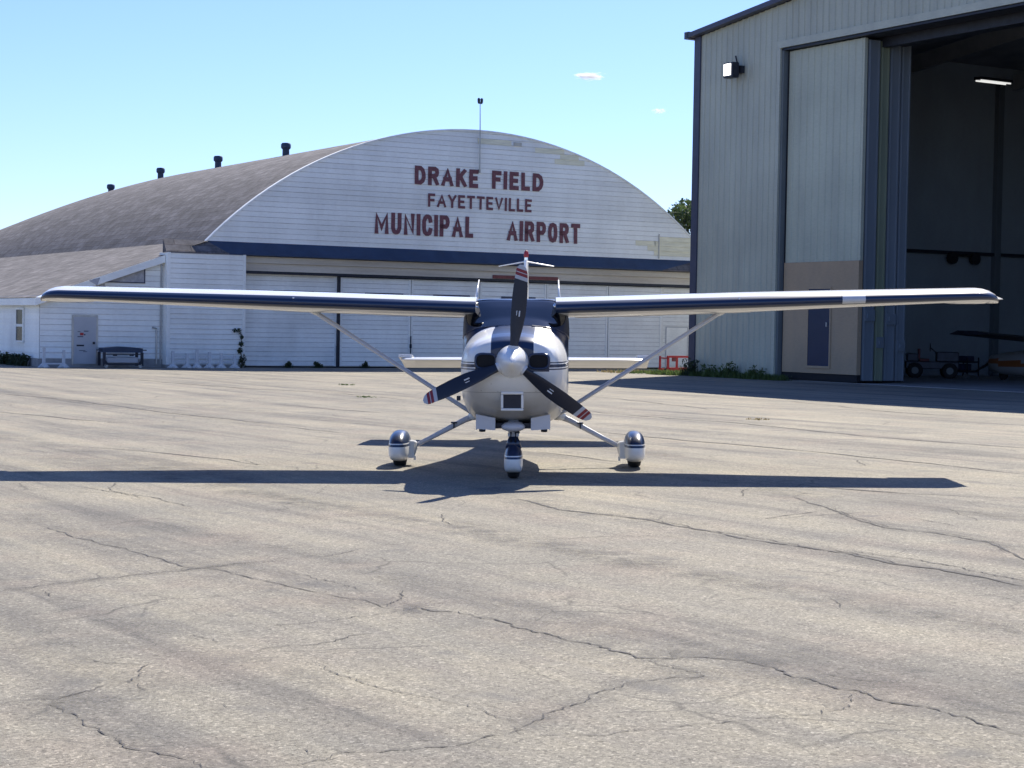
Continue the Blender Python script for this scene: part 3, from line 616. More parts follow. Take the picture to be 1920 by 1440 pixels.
# small stored aeroplane, orange striped
T=empty('stored_aeroplane',toG(6.4,10.4),(0,0,ga+R(8))); tag(T,'white and orange light aeroplane stored in the dark hangar at the right edge','aeroplane')
M['orange']=simple('orange_paint',(.26,.09,.03),.4,0,.05,1); M['whiteb']=simple('white_body_paint',(.30,.30,.30),.4,0,.05,1)
def secs(st,n=24):
    out=[]
    for (x,hw,zb,zt) in st: out.append([(x,hw*math.cos(t)*abs(math.cos(t))**-.25 if abs(math.cos(t))>1e-6 else 0,(zt+zb)/2+(zt-zb)/2*math.sin(t)) for t in [2*math.pi*k/n+.01 for k in range(n)]])
    return out
w=MB(); w.rings(secs([(-2.0,.2,.45,.75),(-1.9,.38,.3,.92),(-1.4,.48,.2,1.0),(-.4,.52,.15,1.12),(.6,.52,.15,1.25),(1.8,.4,.3,1.2),(4.6,.12,.6,1.0)]));
for i,f in enumerate(w.f):
    zc=sum(w.v[k][2] for k in f)/len(f); xc=sum(w.v[k][0] for k in f)/len(f)
    if .52-.03*xc<zc<.70-.05*xc: w.m[i]=1
w.build('fuselage',[M['whiteb'],M['orange']],T,smooth=True)
w=MB(); w.prism([(-.95,1.42),(-.6,1.56),(.2,1.55),(.75,1.45),(.2,1.42)],'y',-4.0,3.6); w.build('wing',M['darksteel'],T,rot=(R(-3),0,0))
w=MB(); w.tube([(-2.0,0,.6),(-2.25,0,.6)],[.16,.04],12); w.build('spinner',M['galv'],T)
for a in (20,200): w=MB(); w.tube([(-2.12,.1*math.cos(R(a)),.6+.1*math.sin(R(a))),(-2.12,.85*math.cos(R(a)),.6+.85*math.sin(R(a)))],[.06,.03],6,flat=.3); w.build('propeller_blade',M['black'],T)
for (x,y) in ((-1.5,0),(.3,-.9),(.3,.9)):
    w=MB(); w.lathe([(.03,-.06),(.16,-.06),(.18,0),(.16,.06),(.03,.06)],(x,y,.18),'y',16); w.tube([(x,y,.2),(x,y*.4,.35)],.025,6); w.build('wheel',M['black'],T)
# ---------------- things at the foot of the far hangar ----------------
def toH(x,y,z=0): return (FA.x+x*math.cos(fang)-y*math.sin(fang),FA.y+x*math.sin(fang)+y*math.cos(fang),z)
# dark cart with curved hood
T=empty('baggage_cart',toH(-4.88,-.8),(0,0,fang)); tag(T,'dark metal cart with arched hood and side handles standing by the grey annex door','cart')
w=MB(); pp=[(-.68,.52),(.68,.52),(.68,.66),(.35,.70),(0,.72),(-.35,.70),(-.68,.66)]; w.prism(pp,'y',-.3,.3); w.build('hood',M['navy'],T)
w=MB()
for sx in(-.66,.66):
    for sy in(-.27,.27): w.b2((sx-.045,sy-.03,.06),(sx+.045,sy+.03,.52))
w.b2((-.62,-.3,.1),(.62,-.25,.15)); w.b2((-.6,-.28,.44),(.6,-.26,.47)); w.b2((-.36,-.3,.40),(-.22,-.26,.44)); w.b2((.22,-.3,.40),(.36,-.26,.44))
w.prism([(-.62,.1),(-.48,.1),(-.62,.26)],'y',-.31,-.27); w.prism([(.62,.1),(.62,.26),(.48,.1)],'y',-.31,-.27)
w.build('frame',M['darksteel'],T)
w=MB(); w.b2((-.55,-.22,.16),(.55,.22,.36)); w.build('tray',M['doorgrey'],T,bevel=.03)
for s in(-1,1): w=MB(); w.tube([(s*.68,-.1,.60),(s*.88,-.1,.60)],.018,6); w.build('handle',M['darksteel'],T)
for sx in(-.6,.6): w=MB(); w.lathe([(.02,-.03),(.07,-.03),(.07,.03),(.02,.03)],(sx,-.27,.07),'y',12); w.build('wheel',M['galv'],T)
# white barricades
def barricade(x0,x1,h,rails,label):
    T=empty('barricade',toH((x0+x1)/2,-.75),(0,0,fang)); tag(T,label,'barricade','white wooden barricades along the hangar wall')
    hx=(x1-x0)/2
    for s in(-1,1):
        w=MB(); w.b2((s*hx-.045,-.045,.04),(s*hx+.045,.045,h if s<0 else h-.08)); w.prism([(s*hx-.20,0),(s*hx+.20,0),(s*hx+.06,.13),(s*hx-.06,.13)],'y',-.06,.06); w.b2((s*hx-.05,-.28,0),(s*hx+.05,.28,.05)); w.build('post',M['whitepaint'],T)
    for z in rails: w=MB(); w.b2((-hx+.05,-.02,z),(hx-.05,.02,z+.05)); w.build('rail',M['whitepaint'],T)
barricade(-7.5,-6.83,.66,(.1,.47),'white wooden barricade standing left of the grey annex door')
barricade(-3.0,-2.48,.58,(.38,.22),'white post barricade nearest the corner of the annex, by the conduit')
barricade(-2.12,-1.66,.64,(.38,.2),'middle white post barricade in front of the white corner block')
barricade(-1.22,-.72,.52,(.36,.2),'white post barricade beside the climbing vine')
# red frame cart at right
T=empty('tow_bar_rack',(5.93,69.35,0),(0,0,fang)); tag(T,'small red steel rack standing by the hangar doors behind the metal hangar corner','rack')
w=MB()
for a,b in(((0,0,.05),(.09,.06,.62)),((.09,0,.54),(1.5,.06,.62)),((.09,-.02,.03),(1.5,.10,.17)),((.42,0,.17),(.50,.05,.54)),((.0,.5,.03),(1.5,.6,.12)),((0,.5,.1),(.06,.56,.6)),((0,.0,.5),(.05,.56,.55)),((1.44,0,.1),(1.5,.06,.6))): w.b2(a,b)
w.build('frame',M['redpaint'],T)
w=MB(); w.b2((.26,-.02,.40),(.40,.08,.54)); w.build('lamp_box',M['brownred'],T)
for x in(.15,1.35): w=MB(); w.lathe([(.02,-.03),(.07,-.03),(.07,.03),(.02,.03)],(x,.3,.07),'y',12); w.build('wheel',M['black'],T)

# ---------------- vegetation ----------------
def leafmat(name,c1,c2):
    m,nt,b=nodes(name); b.inputs['Roughness'].default_value=.6
    oi=N(nt,'ShaderNodeNewGeometry'); r=ramp(nt,oi.outputs['Random Per Island'],[(0,c1),(1,c2)])
    nt.links.new(r.outputs[0],b.inputs['Base Color'])
    tr=N(nt,'ShaderNodeBsdfTranslucent'); nt.links.new(r.outputs[0],tr.inputs[0]); mx=N(nt,'ShaderNodeMixShader'); mx.inputs[0].default_value=.35
    nt.links.new(b.outputs[0],mx.inputs[1]); nt.links.new(tr.outputs[0],mx.inputs[2]); nt.links.new(mx.outputs[0],nt.nodes['Material Output'].inputs[0]); return m
M['leaf']=leafmat('tree_leaves',(.030,.055,.018),(.075,.115,.035))
M['weed']=leafmat('weed_leaves',(.05,.09,.02),(.12,.17,.05))
M['straw']=leafmat('dry_grass',(.20,.16,.07),(.34,.27,.13))
M['bark']=simple('bark',(.09,.07,.055),.9,0,.3,6)
def leaves(mb,c,r,n,size,squash=.8):
    for i in range(n):
        v=rng.normal(size=3); v/=np.linalg.norm(v); rad=r*(rng.random()**.4)
        p=np.array(c)+v*rad*np.array([1,1,squash]); s=size*(.6+.8*rng.random())
        a=rng.normal(size=3); a/=np.linalg.norm(a); b=np.cross(a,rng.normal(size=3)); b/=np.linalg.norm(b)
        mb.add([p-a*s-b*s*.1,p+b*s*.55,p+a*s,p-b*s*.55],[(0,1,2,3)])
def tree(loc,h,cr,label,seed):
    global rng; rng=np.random.default_rng(seed); random.seed(seed)
    T=empty('broadleaf_tree',loc); tag(T,label,'tree','trees behind the white hangar')
    w=MB(); w.tube([(0,0,0),(.1,0,h*.25),(-.05,.1,h*.5),(.05,0,h*.85)],[.28,.22,.15,.04],8)
    cl=[]
    for i in range(15):
        a=random.uniform(0,6.28); z=random.uniform(.42,.92)*h; rr_=cr*random.uniform(.25,.95)*(1.15-abs(z/h-.6)); e=(rr_*math.cos(a),rr_*math.sin(a),z)
        w.tube([(0,0,z*.72),(e[0]*.5,e[1]*.5,z*.85),e],[.09,.05,.02],5); cl.append(e)
    w.build('trunk',M['bark'],T,smooth=True)
    w=MB()
    for e in cl+[(0,0,h*.9),(0,0,h*.7)]:
        leaves(w,e,cr*random.uniform(.28,.45),330,.13)
    w.build('crown',M['leaf'],T,fixn=False)
tree((10.6,112,0),9.7,3.0,'leafy green tree right behind the end of the white hangar roof',3)
tree((13.6,118,0),10.5,3.6,'taller green tree half hidden behind the corner of the metal hangar',5)
tree((17.5,114,0),9.5,3.4,'green tree behind the metal hangar, out past the two nearer trees',8)
def blades(mb,x,y,n,r,h,z=0,lean=.4):
    for i in range(n):
        a=random.uniform(0,6.28); q=r*math.sqrt(random.random()); px,py=x+q*math.cos(a),y+q*math.sin(a); hh=h*random.uniform(.4,1.1)
        b=random.uniform(0,6.28); w_=.010+.012*random.random(); lx,ly=lean*hh*math.cos(b),lean*hh*math.sin(b); c=b+1.57
        mb.add([(px-w_*math.cos(c),py-w_*math.sin(c),z),(px+w_*math.cos(c),py+w_*math.sin(c),z),(px+lx*.4+w_*.7*math.cos(c),py+ly*.4+w_*.7*math.sin(c),z+hh*.6),(px+lx,py+ly,z+hh)],[(0,1,2,3)])
random.seed(4)
w=MB()   # rough green verge at the corner of the metal hangar
for i in range(170):
    t=random.random(); s=-1.2+t*6.5; q=random.uniform(.1,.6)*(1.8 if s<0 else 1); p=toG(s,-q); blades(w,p[0],p[1],26,.22,.10+.16*random.random(),gz(p[0],p[1]))
for i in range(70):
    p=toG(random.uniform(-3.2,-.4),random.uniform(-1.2,1.5)); blades(w,p[0],p[1],22,.25,.14,gz(p[0],p[1]))
tag(w.build('grass_verge',M['weed'],fixn=False),'rough green grass growing along the foot of the metal hangar','grass',kind='stuff')
w=MB()
for i in range(26):
    p=toG(random.uniform(-4.2,-2.4),random.uniform(-1.6,.6)); blades(w,p[0],p[1],20,.3,.12,0)
tag(w.build('dry_grass',M['straw'],fixn=False),'dry straw coloured grass beside the green verge near the metal hangar','grass',kind='stuff')
def weedplant(loc,h,n,label,mat='weed'):
    T=empty('weed',loc); tag(T,label,'weed','weeds growing at the hangar walls')
    w=MB(); tips=[]
    for k in range(n):
        a=random.uniform(0,6.28); r=random.uniform(.1,.75)*h; hh=h*random.uniform(.35,1)
        w.tube([(0,0,0),(r*.4*math.cos(a),r*.4*math.sin(a),hh*.5),(r*math.cos(a),r*math.sin(a),hh)],.006,4); tips.append((r,a,hh))
    w.build('stem',M['bark'],T)
    w=MB()
    for r,a,hh in tips:
        for j in range(5):
            t=.3+.7*j/4; leaves(w,(r*t*math.cos(a),r*t*math.sin(a),hh*t),.16*h+.05,7,.05,.7)
    blades(w,0,0,int(30+60*h),.45*h+.1,h*.7)
    w.build('foliage',M[mat],T,fixn=False)
M['weeddark']=leafmat('dark_weed_leaves',(.02,.035,.015),(.05,.075,.03))
weedplant(toG(2.35,-.35),.65,7,'tall leafy weed halfway along the ribbed wall of the metal hangar')
weedplant(toG(3.9,-.5),.5,7,'leafy weed beside the open doorway of the metal hangar')
weedplant(toG(.35,-.45),.55,8,'bushy weed at the dark corner trim of the metal hangar','weeddark')
weedplant(toG(1.3,-.4),.42,6,'small weed between the corner and the tall weed at the ribbed wall')
for (x,hh,lab) in ((-9.2,.5,'dark weed clump furthest left along the annex foundation'),(-8.6,.42,'dark weed clump in the middle of the annex foundation'),(-8.0,.48,'dark weed clump by the left barricade')):
    pass
for (yy,hh,lab) in ((3.9,.42,'dark weed clump at the left picture edge along the annex foundation'),(2.9,.38,'dark weed clump below the annex window'),(1.9,.40,'dark weed clump just right of the annex window, at the foundation'),(.9,.36,'dark weed clump beside the leftmost barricade')):
    weedplant(toH(-7.75,yy),hh,14,lab,'weeddark')
for x,l in ((4.6,'small weed right of the dark gap between the sliding doors'),(1.5,'sparse weed under the first sliding door'),(2.7,'low weed near the drain pipe at the sliding doors')):
    weedplant(toH(x,-.3),.2,5,l,'weeddark')
# climbing vine at the jamb
T=empty('climbing_vine',toH(-.35,-.5),(0,0,fang)); tag(T,'scraggly vine climbing the corner post between the white block and sliding doors','vine')
w=MB(); vp=[(0,0,0),(.02,0,.3),(-.06,0,.6),(.0,0,.9),(-.03,.02,1.25),(-.2,.02,1.35)]; w.tube(vp,[.02,.018,.015,.012,.01,.006],5); w.tube([(0,0,0),(.12,0,.2),(.1,0,.4)],.01,5); w.build('stem',M['bark'],T)
w=MB()
for p,r,n_ in (((.02,0,.15),.16,90),((.05,-.02,.32),.14,70),((-.05,0,.6),.10,60),((-.02,0,.85),.08,45),((-.02,0,1.1),.07,35),((-.12,0,1.3),.09,40),((-.28,0,1.32),.07,22)): leaves(w,p,r,n_,.04,1.2)
w.build('foliage',M['weeddark'],T,fixn=False)
def tuft(x,y,n,r,h,label,mat='straw'):
    w=MB(); blades(w,0,0,n,r,h); o=w.build('grass_tuft',M[mat],fixn=False,loc=(x,y,gz(x,y))); tag(o,label,'grass tuft')
tuft(4.39,32.3,40,.2,.035,'dry tan grass tuft on the sunlit apron right of the aeroplane')
tuft(-4.4,48.2,40,.22,.05,'green grass tuft in a crack close to the white hangar','weed')
tuft(-3.23,40.7,36,.25,.04,'olive grass tuft in a pavement crack left of the aeroplane','weed')
# ---------------- clouds ----------------
def cloud(loc,d,seed,label,dens):
    w=MB(); w.lathe([(.01,-1),(.5,-.87),(.87,-.5),(1,0),(.87,.5),(.5,.87),(.01,1)],n=20)
    m,nt,b=nodes('cloud_vapour'); nt.nodes.remove(b); v=N(nt,'ShaderNodeVolumePrincipled'); v.inputs['Anisotropy'].default_value=.3
    n=noise(nt,2.2,5,.6,sc=(1,1,1)); mp=[q for q in nt.nodes if q.type=='MAPPING'][0]; mp.inputs['Location'].default_value=(seed,seed,0)
    tc=[q for q in nt.nodes if q.type=='TEX_COORD'][0]; le=N(nt,'ShaderNodeVectorMath',operation='LENGTH'); nt.links.new(tc.outputs['Object'],le.inputs[0])
    a=N(nt,'ShaderNodeMath',operation='SUBTRACT'); nt.links.new(n.outputs[0],a.inputs[0]); k=N(nt,'ShaderNodeMath',operation='MULTIPLY'); k.inputs[1].default_value=.42
    nt.links.new(le.outputs['Value'],k.inputs[0]); nt.links.new(k.outputs[0],a.inputs[1])
    mr=N(nt,'ShaderNodeMapRange'); mr.inputs[1].default_value=.2; mr.inputs[2].default_value=.5; mr.inputs[4].default_value=dens; nt.links.new(a.outputs[0],mr.inputs[0])
    nt.links.new(mr.outputs[0],v.inputs['Density']); v.inputs['Color'].default_value=(1,1,1,1); nt.links.new(v.outputs[0],nt.nodes['Material Output'].inputs['Volume'])
    o=w.build('cloud',m,loc=loc); o.scale=d; tag(o,label,'cloud')
cloud((59.2,1500,208.5),(16,12,4.2),3.0,'small bright wisp of cloud, the higher of two in the sky',.35)
cloud((116.9,1500,181),(8,7,3.0),8.0,'fainter small cloud wisp, lower and nearer the metal hangar roof',.2)
# ---------------- the aeroplane ----------------
P=empty('light_aeroplane',(0.075,21.2,gz(.075,21.2)),Euler((0,-0.015,R(-1.4)),'XYZ'))
tag(P,'white and navy high wing single propeller aeroplane parked nose on mid apron','aeroplane')
def gloss(name,c,rough=.22):
    m,nt,b=nodes(name); b.inputs['Roughness'].default_value=rough; b.inputs['Coat Weight'].default_value=.35; b.inputs['Coat Roughness'].default_value=.04
    n=noise(nt,3,5,.65); r=ramp(nt,n.outputs[0],[(.3,[x*.93 for x in c]),(.7,c)]); nt.links.new(r.outputs[0],b.inputs['Base Color']); return m
M['pw']=gloss('aircraft_white_paint',(.78,.78,.76)); M['pb']=gloss('aircraft_navy_paint',(.008,.025,.072),.3); M['post']=simple('satin_navy_post',(.016,.024,.045),.55,0,0); M['pb'].node_tree.nodes['Principled BSDF'].inputs['Coat Weight'].default_value=.25
M['chrome']=simple('polished_metal',(.8,.8,.8),.08,1,0)
M['grey_metal']=simple('grey_strut_paint',(.55,.56,.60),.3,0,.05,3)
M['rubber']=simple('tyre_rubber',(.018,.018,.020),.8,0,.2,8)
M['prop']=simple('propeller_matt_navy',(.010,.014,.028),.5,0,.2,6)
M['propred']=simple('propeller_red',(.30,.02,.03),.4,0,0); M['propwhite']=simple('propeller_tip_white',(.55,.57,.60),.4,0,.08,6)
M['cabin']=simple('cabin_trim',(.05,.05,.06),.9,0,.2,3)
M['intake']=simple('intake_painted_dark',(.008,.008,.01),.9,0,0)
def blademat():
    m,nt,b=nodes('propeller_blade_paint'); b.inputs['Roughness'].default_value=.45; tc=N(nt,'ShaderNodeTexCoord'); s=N(nt,'ShaderNodeSeparateXYZ'); nt.links.new(tc.outputs['Object'],s.inputs[0])
    k=N(nt,'ShaderNodeMath',operation='MULTIPLY_ADD'); k.inputs[1].default_value=.22; nt.links.new(s.outputs[0],k.inputs[0]); nt.links.new(s.outputs[2],k.inputs[2])
    r=N(nt,'ShaderNodeValToRGB'); r.color_ramp.interpolation='CONSTANT'; e=r.color_ramp.elements
    A_=(.010,.014,.028,1); B_=(.40,.42,.46,1); C_=(.20,.016,.024,1)
    st=[(0,A_),(.845,B_),(.885,C_),(.915,B_),(.925,C_),(.955,B_)]
    while len(e)<len(st): e.new(.5)
    for i,(p,c) in enumerate(st): e[i].position=p; e[i].color=c
    nt.links.new(k.outputs[0],r.inputs[0]); nt.links.new(r.outputs[0],b.inputs['Base Color']); return m
M['bladem']=blademat()
def livery(name,kind):
    # navy and white scheme by position on the airframe
    m,nt,b=nodes(name); b.inputs['Roughness'].default_value=.3; b.inputs['Coat Weight'].default_value=.3; b.inputs['Coat Roughness'].default_value=.03
    tc=N(nt,'ShaderNodeTexCoord'); s=N(nt,'ShaderNodeSeparateXYZ'); nt.links.new(tc.outputs['Object'],s.inputs[0])
    def mth(op,a,bb=None,c=None):
        n=N(nt,'ShaderNodeMath',operation=op)
        for i,v in enumerate((a,bb,c)):
            if v is None: continue
            if hasattr(v,'links'): nt.links.new(v,n.inputs[i])
            else: n.inputs[i].default_value=v
        return n.outputs[0]
    X,Y,Z=s.outputs; ax=mth('ABSOLUTE',X)
    gt=lambda a,v: mth('GREATER_THAN',a,v); lt=lambda a,v: mth('LESS_THAN',a,v); an=lambda a,bb: mth('MULTIPLY',a,bb); orr=lambda a,bb: mth('MAXIMUM',a,bb)
    def band(v,a,bb): return an(gt(v,a),lt(v,bb))
    if kind=='body':
        st=orr(orr(band(Z,1.252,1.264),band(Z,1.208,1.240)),band(Z,1.182,1.195)); st=an(st,gt(ax,.385))
        mid=an(lt(ax,.222),gt(Z,1.16)); low=an(an(lt(ax,.385),band(Z,1.165,1.335)),lt(Y,-2.1))
        cab=an(gt(Y,-1.13),gt(Z,1.30)); arch=band(Y,-1.185,-1.165); arch=an(arch,gt(Z,1.3))
        f=orr(orr(orr(st,mid),orr(low,cab)),arch)
    elif kind=='pod':
        f=orr(gt(Z,.285),band(Z,.245,.272)); 
    elif kind=='nosepod': f=orr(gt(Z,.262),band(Z,.226,.250))
    nz=noise(nt,3,5,.6); wr=ramp(nt,nz.outputs[0],[(.3,(.70,.70,.68)),(.7,(.80,.80,.78))])
    # underside shade painted into the white towards the belly, mottled by noise
    wc=wr.outputs[0]
    if kind=='body':
        gn=noise(nt,2.2,6,.7,sc=(1,.35,1)); gm_=N(nt,'ShaderNodeMapRange'); gm_.inputs[1].default_value=1.19; gm_.inputs[2].default_value=.75; nt.links.new(Z,gm_.inputs[0])
        gr_=ramp(nt,gn.outputs[0],[(.25,.6),(.7,.95)]); ga_=N(nt,'ShaderNodeMath',operation='MULTIPLY'); nt.links.new(gm_.outputs[0],ga_.inputs[0]); nt.links.new(gr_.outputs[0],ga_.inputs[1]); wc=mixc(nt,ga_.outputs[0],wc,(.42,.40,.36))
    if kind=='body':
        sm=orr(an(band(Z,.942,.947),lt(Y,-1.16)),an(band(Y,-1.84,-1.835),lt(Z,1.2))); k5=N(nt,'ShaderNodeMath',operation='MULTIPLY'); k5.inputs[1].default_value=.6; nt.links.new(sm,k5.inputs[0]); wc=mixc(nt,k5.outputs[0],wc,(.06,.06,.06))
        tv=N(nt,'ShaderNodeTexVoronoi'); tv.inputs['Scale'].default_value=13; tv.inputs['Randomness'].default_value=.9; nt.links.new(tc.outputs['Object'],tv.inputs['Vector'])
        dt=ramp(nt,tv.outputs['Distance'],[(0,.7),(.06,.5),(.09,0)]); wc=mixc(nt,an(dt.outputs[0],band(Z,.9,1.16)),wc,(.10,.09,.08))
    c=mixc(nt,f,wc,(.008,.024,.068)); nt.links.new(c,b.inputs['Base Color']); return m
M['body']=livery('fuselage_livery','body'); M['pod']=livery('wheel_fairing_livery','pod'); M['npod']=livery('nose_fairing_livery','nosepod')
def glassm():
    m,nt,b=nodes('tinted_windscreen'); nt.nodes.remove(b); gl=N(nt,'ShaderNodeBsdfGlossy'); gl.inputs['Roughness'].default_value=.02; tr=N(nt,'ShaderNodeBsdfTransparent'); tr.inputs[0].default_value=(.10,.13,.18,1)
    fr=N(nt,'ShaderNodeFresnel'); fr.inputs[0].default_value=2.4; mx=N(nt,'ShaderNodeMixShader'); cl_=N(nt,'ShaderNodeMath',operation='MINIMUM'); cl_.inputs[1].default_value=.48; nt.links.new(fr.outputs[0],cl_.inputs[0]); nt.links.new(cl_.outputs[0],mx.inputs[0]); nt.links.new(tr.outputs[0],mx.inputs[1]); nt.links.new(gl.outputs[0],mx.inputs[2]); nt.links.new(mx.outputs[0],nt.nodes['Material Output'].inputs[0]); return m
M['glass']=glassm()
# stations: y, z top, z bottom, half width, z of max width, exponent top, exponent bottom
ST=np.array([
[-2.385,1.420,1.090,.300,1.27,2.4,2.4],
[-2.375,1.455,1.040,.370,1.27,2.5,2.4],
[-2.34,1.490,.960,.425,1.26,2.5,2.4],
[-2.25,1.530,.860,.480,1.24,2.5,2.5],
[-2.10,1.560,.750,.525,1.22,2.5,2.7],
[-1.85,1.590,.650,.560,1.18,2.5,3.0],
[-1.50,1.615,.575,.580,1.16,2.6,3.2],
[-1.15,1.635,.545,.590,1.14,2.7,3.4],
[-.95,1.735,.535,.593,1.13,3.2,3.5],
[-.78,1.850,.528,.595,1.13,4.5,3.6],
[-.64,1.925,.525,.595,1.13,6.5,3.6],
[-.50,1.950,.522,.596,1.13,8,3.6],
[.2,1.955,.52,.595,1.13,8,3.6],
[.9,1.945,.53,.575,1.13,7,3.4],
[1.4,1.80,.57,.51,1.13,4,3.0],
[2.1,1.50,.66,.40,1.12,3,2.6],
[3.5,1.36,.83,.25,1.12,2.4,2.4],
[5.0,1.26,.98,.12,1.12,2.2,2.2],
[5.9,1.22,1.06,.05,1.13,2,2]])
def stn(y): return [np.interp(y,ST[:,0],ST[:,i]) for i in range(1,7)]
def sec(y,t,grow=0):
    zt,zb,hw,zc,nt_,nb=stn(y); c,s=math.cos(t),math.sin(t); e=nt_ if s>=0 else nb
    x=(hw+grow)*math.copysign(abs(c)**(2/e),c); z=zc+((zt-zc+grow)*abs(s)**(2/e) if s>=0 else -(zc-zb+grow)*abs(s)**(2/e))
    return (x,y,z)
def tb(y): # opening half-angle of the windscreen at station y
    zt=stn(y)[0]; zb=np.interp(y,[-1.125,-1.0,-.86,-.72,-.60],[1.640,1.585,1.535,1.50,1.49])
    if zb>=zt: return math.pi/2-.001
    lo,hi=.02,math.pi/2
    for _ in range(40):
        q=(lo+hi)/2
        if sec(y,q)[2]<zb: lo=q
        else: hi=q
    return lo
ysF=sorted(set(list(np.linspace(-2.385,-2.1,12))+list(np.linspace(-2.05,-1.15,14))))
w=MB(); NT=72
def loft(mb,ys,grow=0,m=0,caps=(True,False)):
    rs=[[sec(y,2*math.pi*(k+.5)/NT,grow) for k in range(NT)] for y in ys]; mb.rings(rs,m,False)
    if caps[0]: mb.add(rs[0],[tuple(range(NT))],m)
    if caps[1]: mb.add(rs[-1],[tuple(range(NT))],m)
loft(w,ysF,0,0,(True,False)); w.build('cowling',M['body'],P,smooth=True,auto=35)
w=MB(); ysW=list(np.linspace(-1.125,-.60,16))
rs=[]
for y in ysW:
    a=tb(y); rs.append([sec(y,math.pi-a+ (math.pi+2*a)*k/79) for k in range(80)])
w.rings(rs,0,False,False)
loft(w,[-1.15,-1.1251],0,0,(False,False)); loft(w,[-.5999,-.5,-.3,0,.2,.5,.9,1.15,1.4,1.75,2.1,2.8,3.5,4.2,5.0,5.9],0,0,(False,True))
fus=w.build('fuselage',M['body'],P,smooth=True,auto=50)
w=MB(); rs=[]
for y in ysW:
    a=tb(y); rs.append([sec(y,a+(math.pi-2*a)*k/35,.002) for k in range(36)])
w.rings(rs,0,False,False); ws=w.build('windscreen',M['glass'],P,smooth=True)
# black seal and post lines round the windscreen
w=MB(); 
for side in(0,1):
    pts=[sec(y,(tb(y) if side==0 else math.pi-tb(y)),.004) for y in ysW]; w.tube(pts,.007,5)
w.tube([sec(-.60,tb(-.6)+(math.pi-2*tb(-.6))*k/30,.003) for k in range(31)],.008,5)
w.build('seal',M['pb'],ws)
for side in(0,1):
    q=MB(); rs=[]
    for y in ysW[1:]:
        a=tb(y); b_=min(math.pi/2-.2,a+.55*(y+1.125)/.525); rs.append([sec(y,(t if side==0 else math.pi-t),.006) for t in np.linspace(a,b_,9)])
    q.rings(rs,0,False,False); q.build('screen_post',M['post'],P,smooth=True)
# cabin lining, glare shield, seats
w=MB(); loft(w,[-1.12,-1.0,-.9,-.78,-.64,-.5,.2,.9,1.2],-.03,0,(False,True))
ln=w.build('cabin_lining',M['cabin'],P,smooth=True)
# open the lining under the glass
bm=bmesh.new(); bm.from_mesh(ln.data)
bmesh.ops.delete(bm,geom=[f for f in bm.faces if f.calc_center_median().y<-.62 and f.calc_center_median().z>1.42],context='FACES'); bm.to_mesh(ln.data); bm.free()
w=MB(); w.b2((-.52,-1.08,1.36),(.52,-.72,1.50)); w.build('instrument_panel',M['cabin'],P,bevel=.03)
for sx in(-.26,.26):
    w=MB(); w.b2((sx-.2,-.25,1.0),(sx+.2,-.12,1.50)); w.b2((sx-.12,-.24,1.50),(sx+.12,-.15,1.68)); w.build('seat',M['doorgrey'],P,bevel=.03)
# side windows
for sg in(-1,1):
    w=MB(); rs=[]
    for y in (-.52,-.3,0,.25,.5):
        rs.append([sec(y,(t if sg>0 else math.pi-t),.004) for t in np.linspace(.045,.20,6)])
    w.rings(rs,0,False,False); w.build('side_window',M['glassdark'],P,smooth=True)
    w=MB(); rs=[[sec(y,(t if sg>0 else math.pi-t),.004) for t in np.linspace(.05,.19,6)] for y in (.58,.75,.95,1.1)]
    w.rings(rs,0,False,False); w.build('side_window',M['glassdark'],P,smooth=True)
# cooling intakes
for sg in(-1,1):
    w=MB(); c=(sg*.275,-2.383,1.272); a,b=.098,.068
    ring=lambda k,y,g:[(c[0]+(a+g)*math.copysign(abs(math.cos(q))**.6,math.cos(q)),y,c[2]+(b+g)*math.copysign(abs(math.sin(q))**.6,math.sin(q))) for q in [2*math.pi*j/28+.05 for j in range(28)]]
    w.rings([ring(0,-2.375,.022),ring(0,-2.402,.014),ring(0,-2.405,.004),ring(0,-2.388,-.004)],0,False); it=w.build('intake',M['pb'],P,smooth=True)
    w=MB(); w.add(ring(0,-2.389,.0),[tuple(range(28))]); w.build('intake_dark_plate',M['intake'],it)  # flat black plate painted as the dark inside of an intake
# landing light / filter opening in the chin
w=MB(); 
fr_=[(-.115,.735),(.115,.735),(.115,.935),(-.115,.935)]
w.b2((-.118,-2.345,.925),(.118,-2.15,.955)); w.b2((-.118,-2.345,.755),(.118,-2.15,.782)); w.b2((-.118,-2.344,.782),(-.092,-2.15,.925)); w.b2((.092,-2.344,.782),(.118,-2.15,.925))
ck=w.build('air_scoop',M['pw'],P,bevel=.01)
w=MB(); w.b2((-.092,-2.325,.782),(.092,-2.30,.925))
for k in range(5): w.b2((-.09,-2.330,.795+k*.027),(.09,-2.3255,.805+k*.027))
w.build('air_filter',M['cabin'],ck)
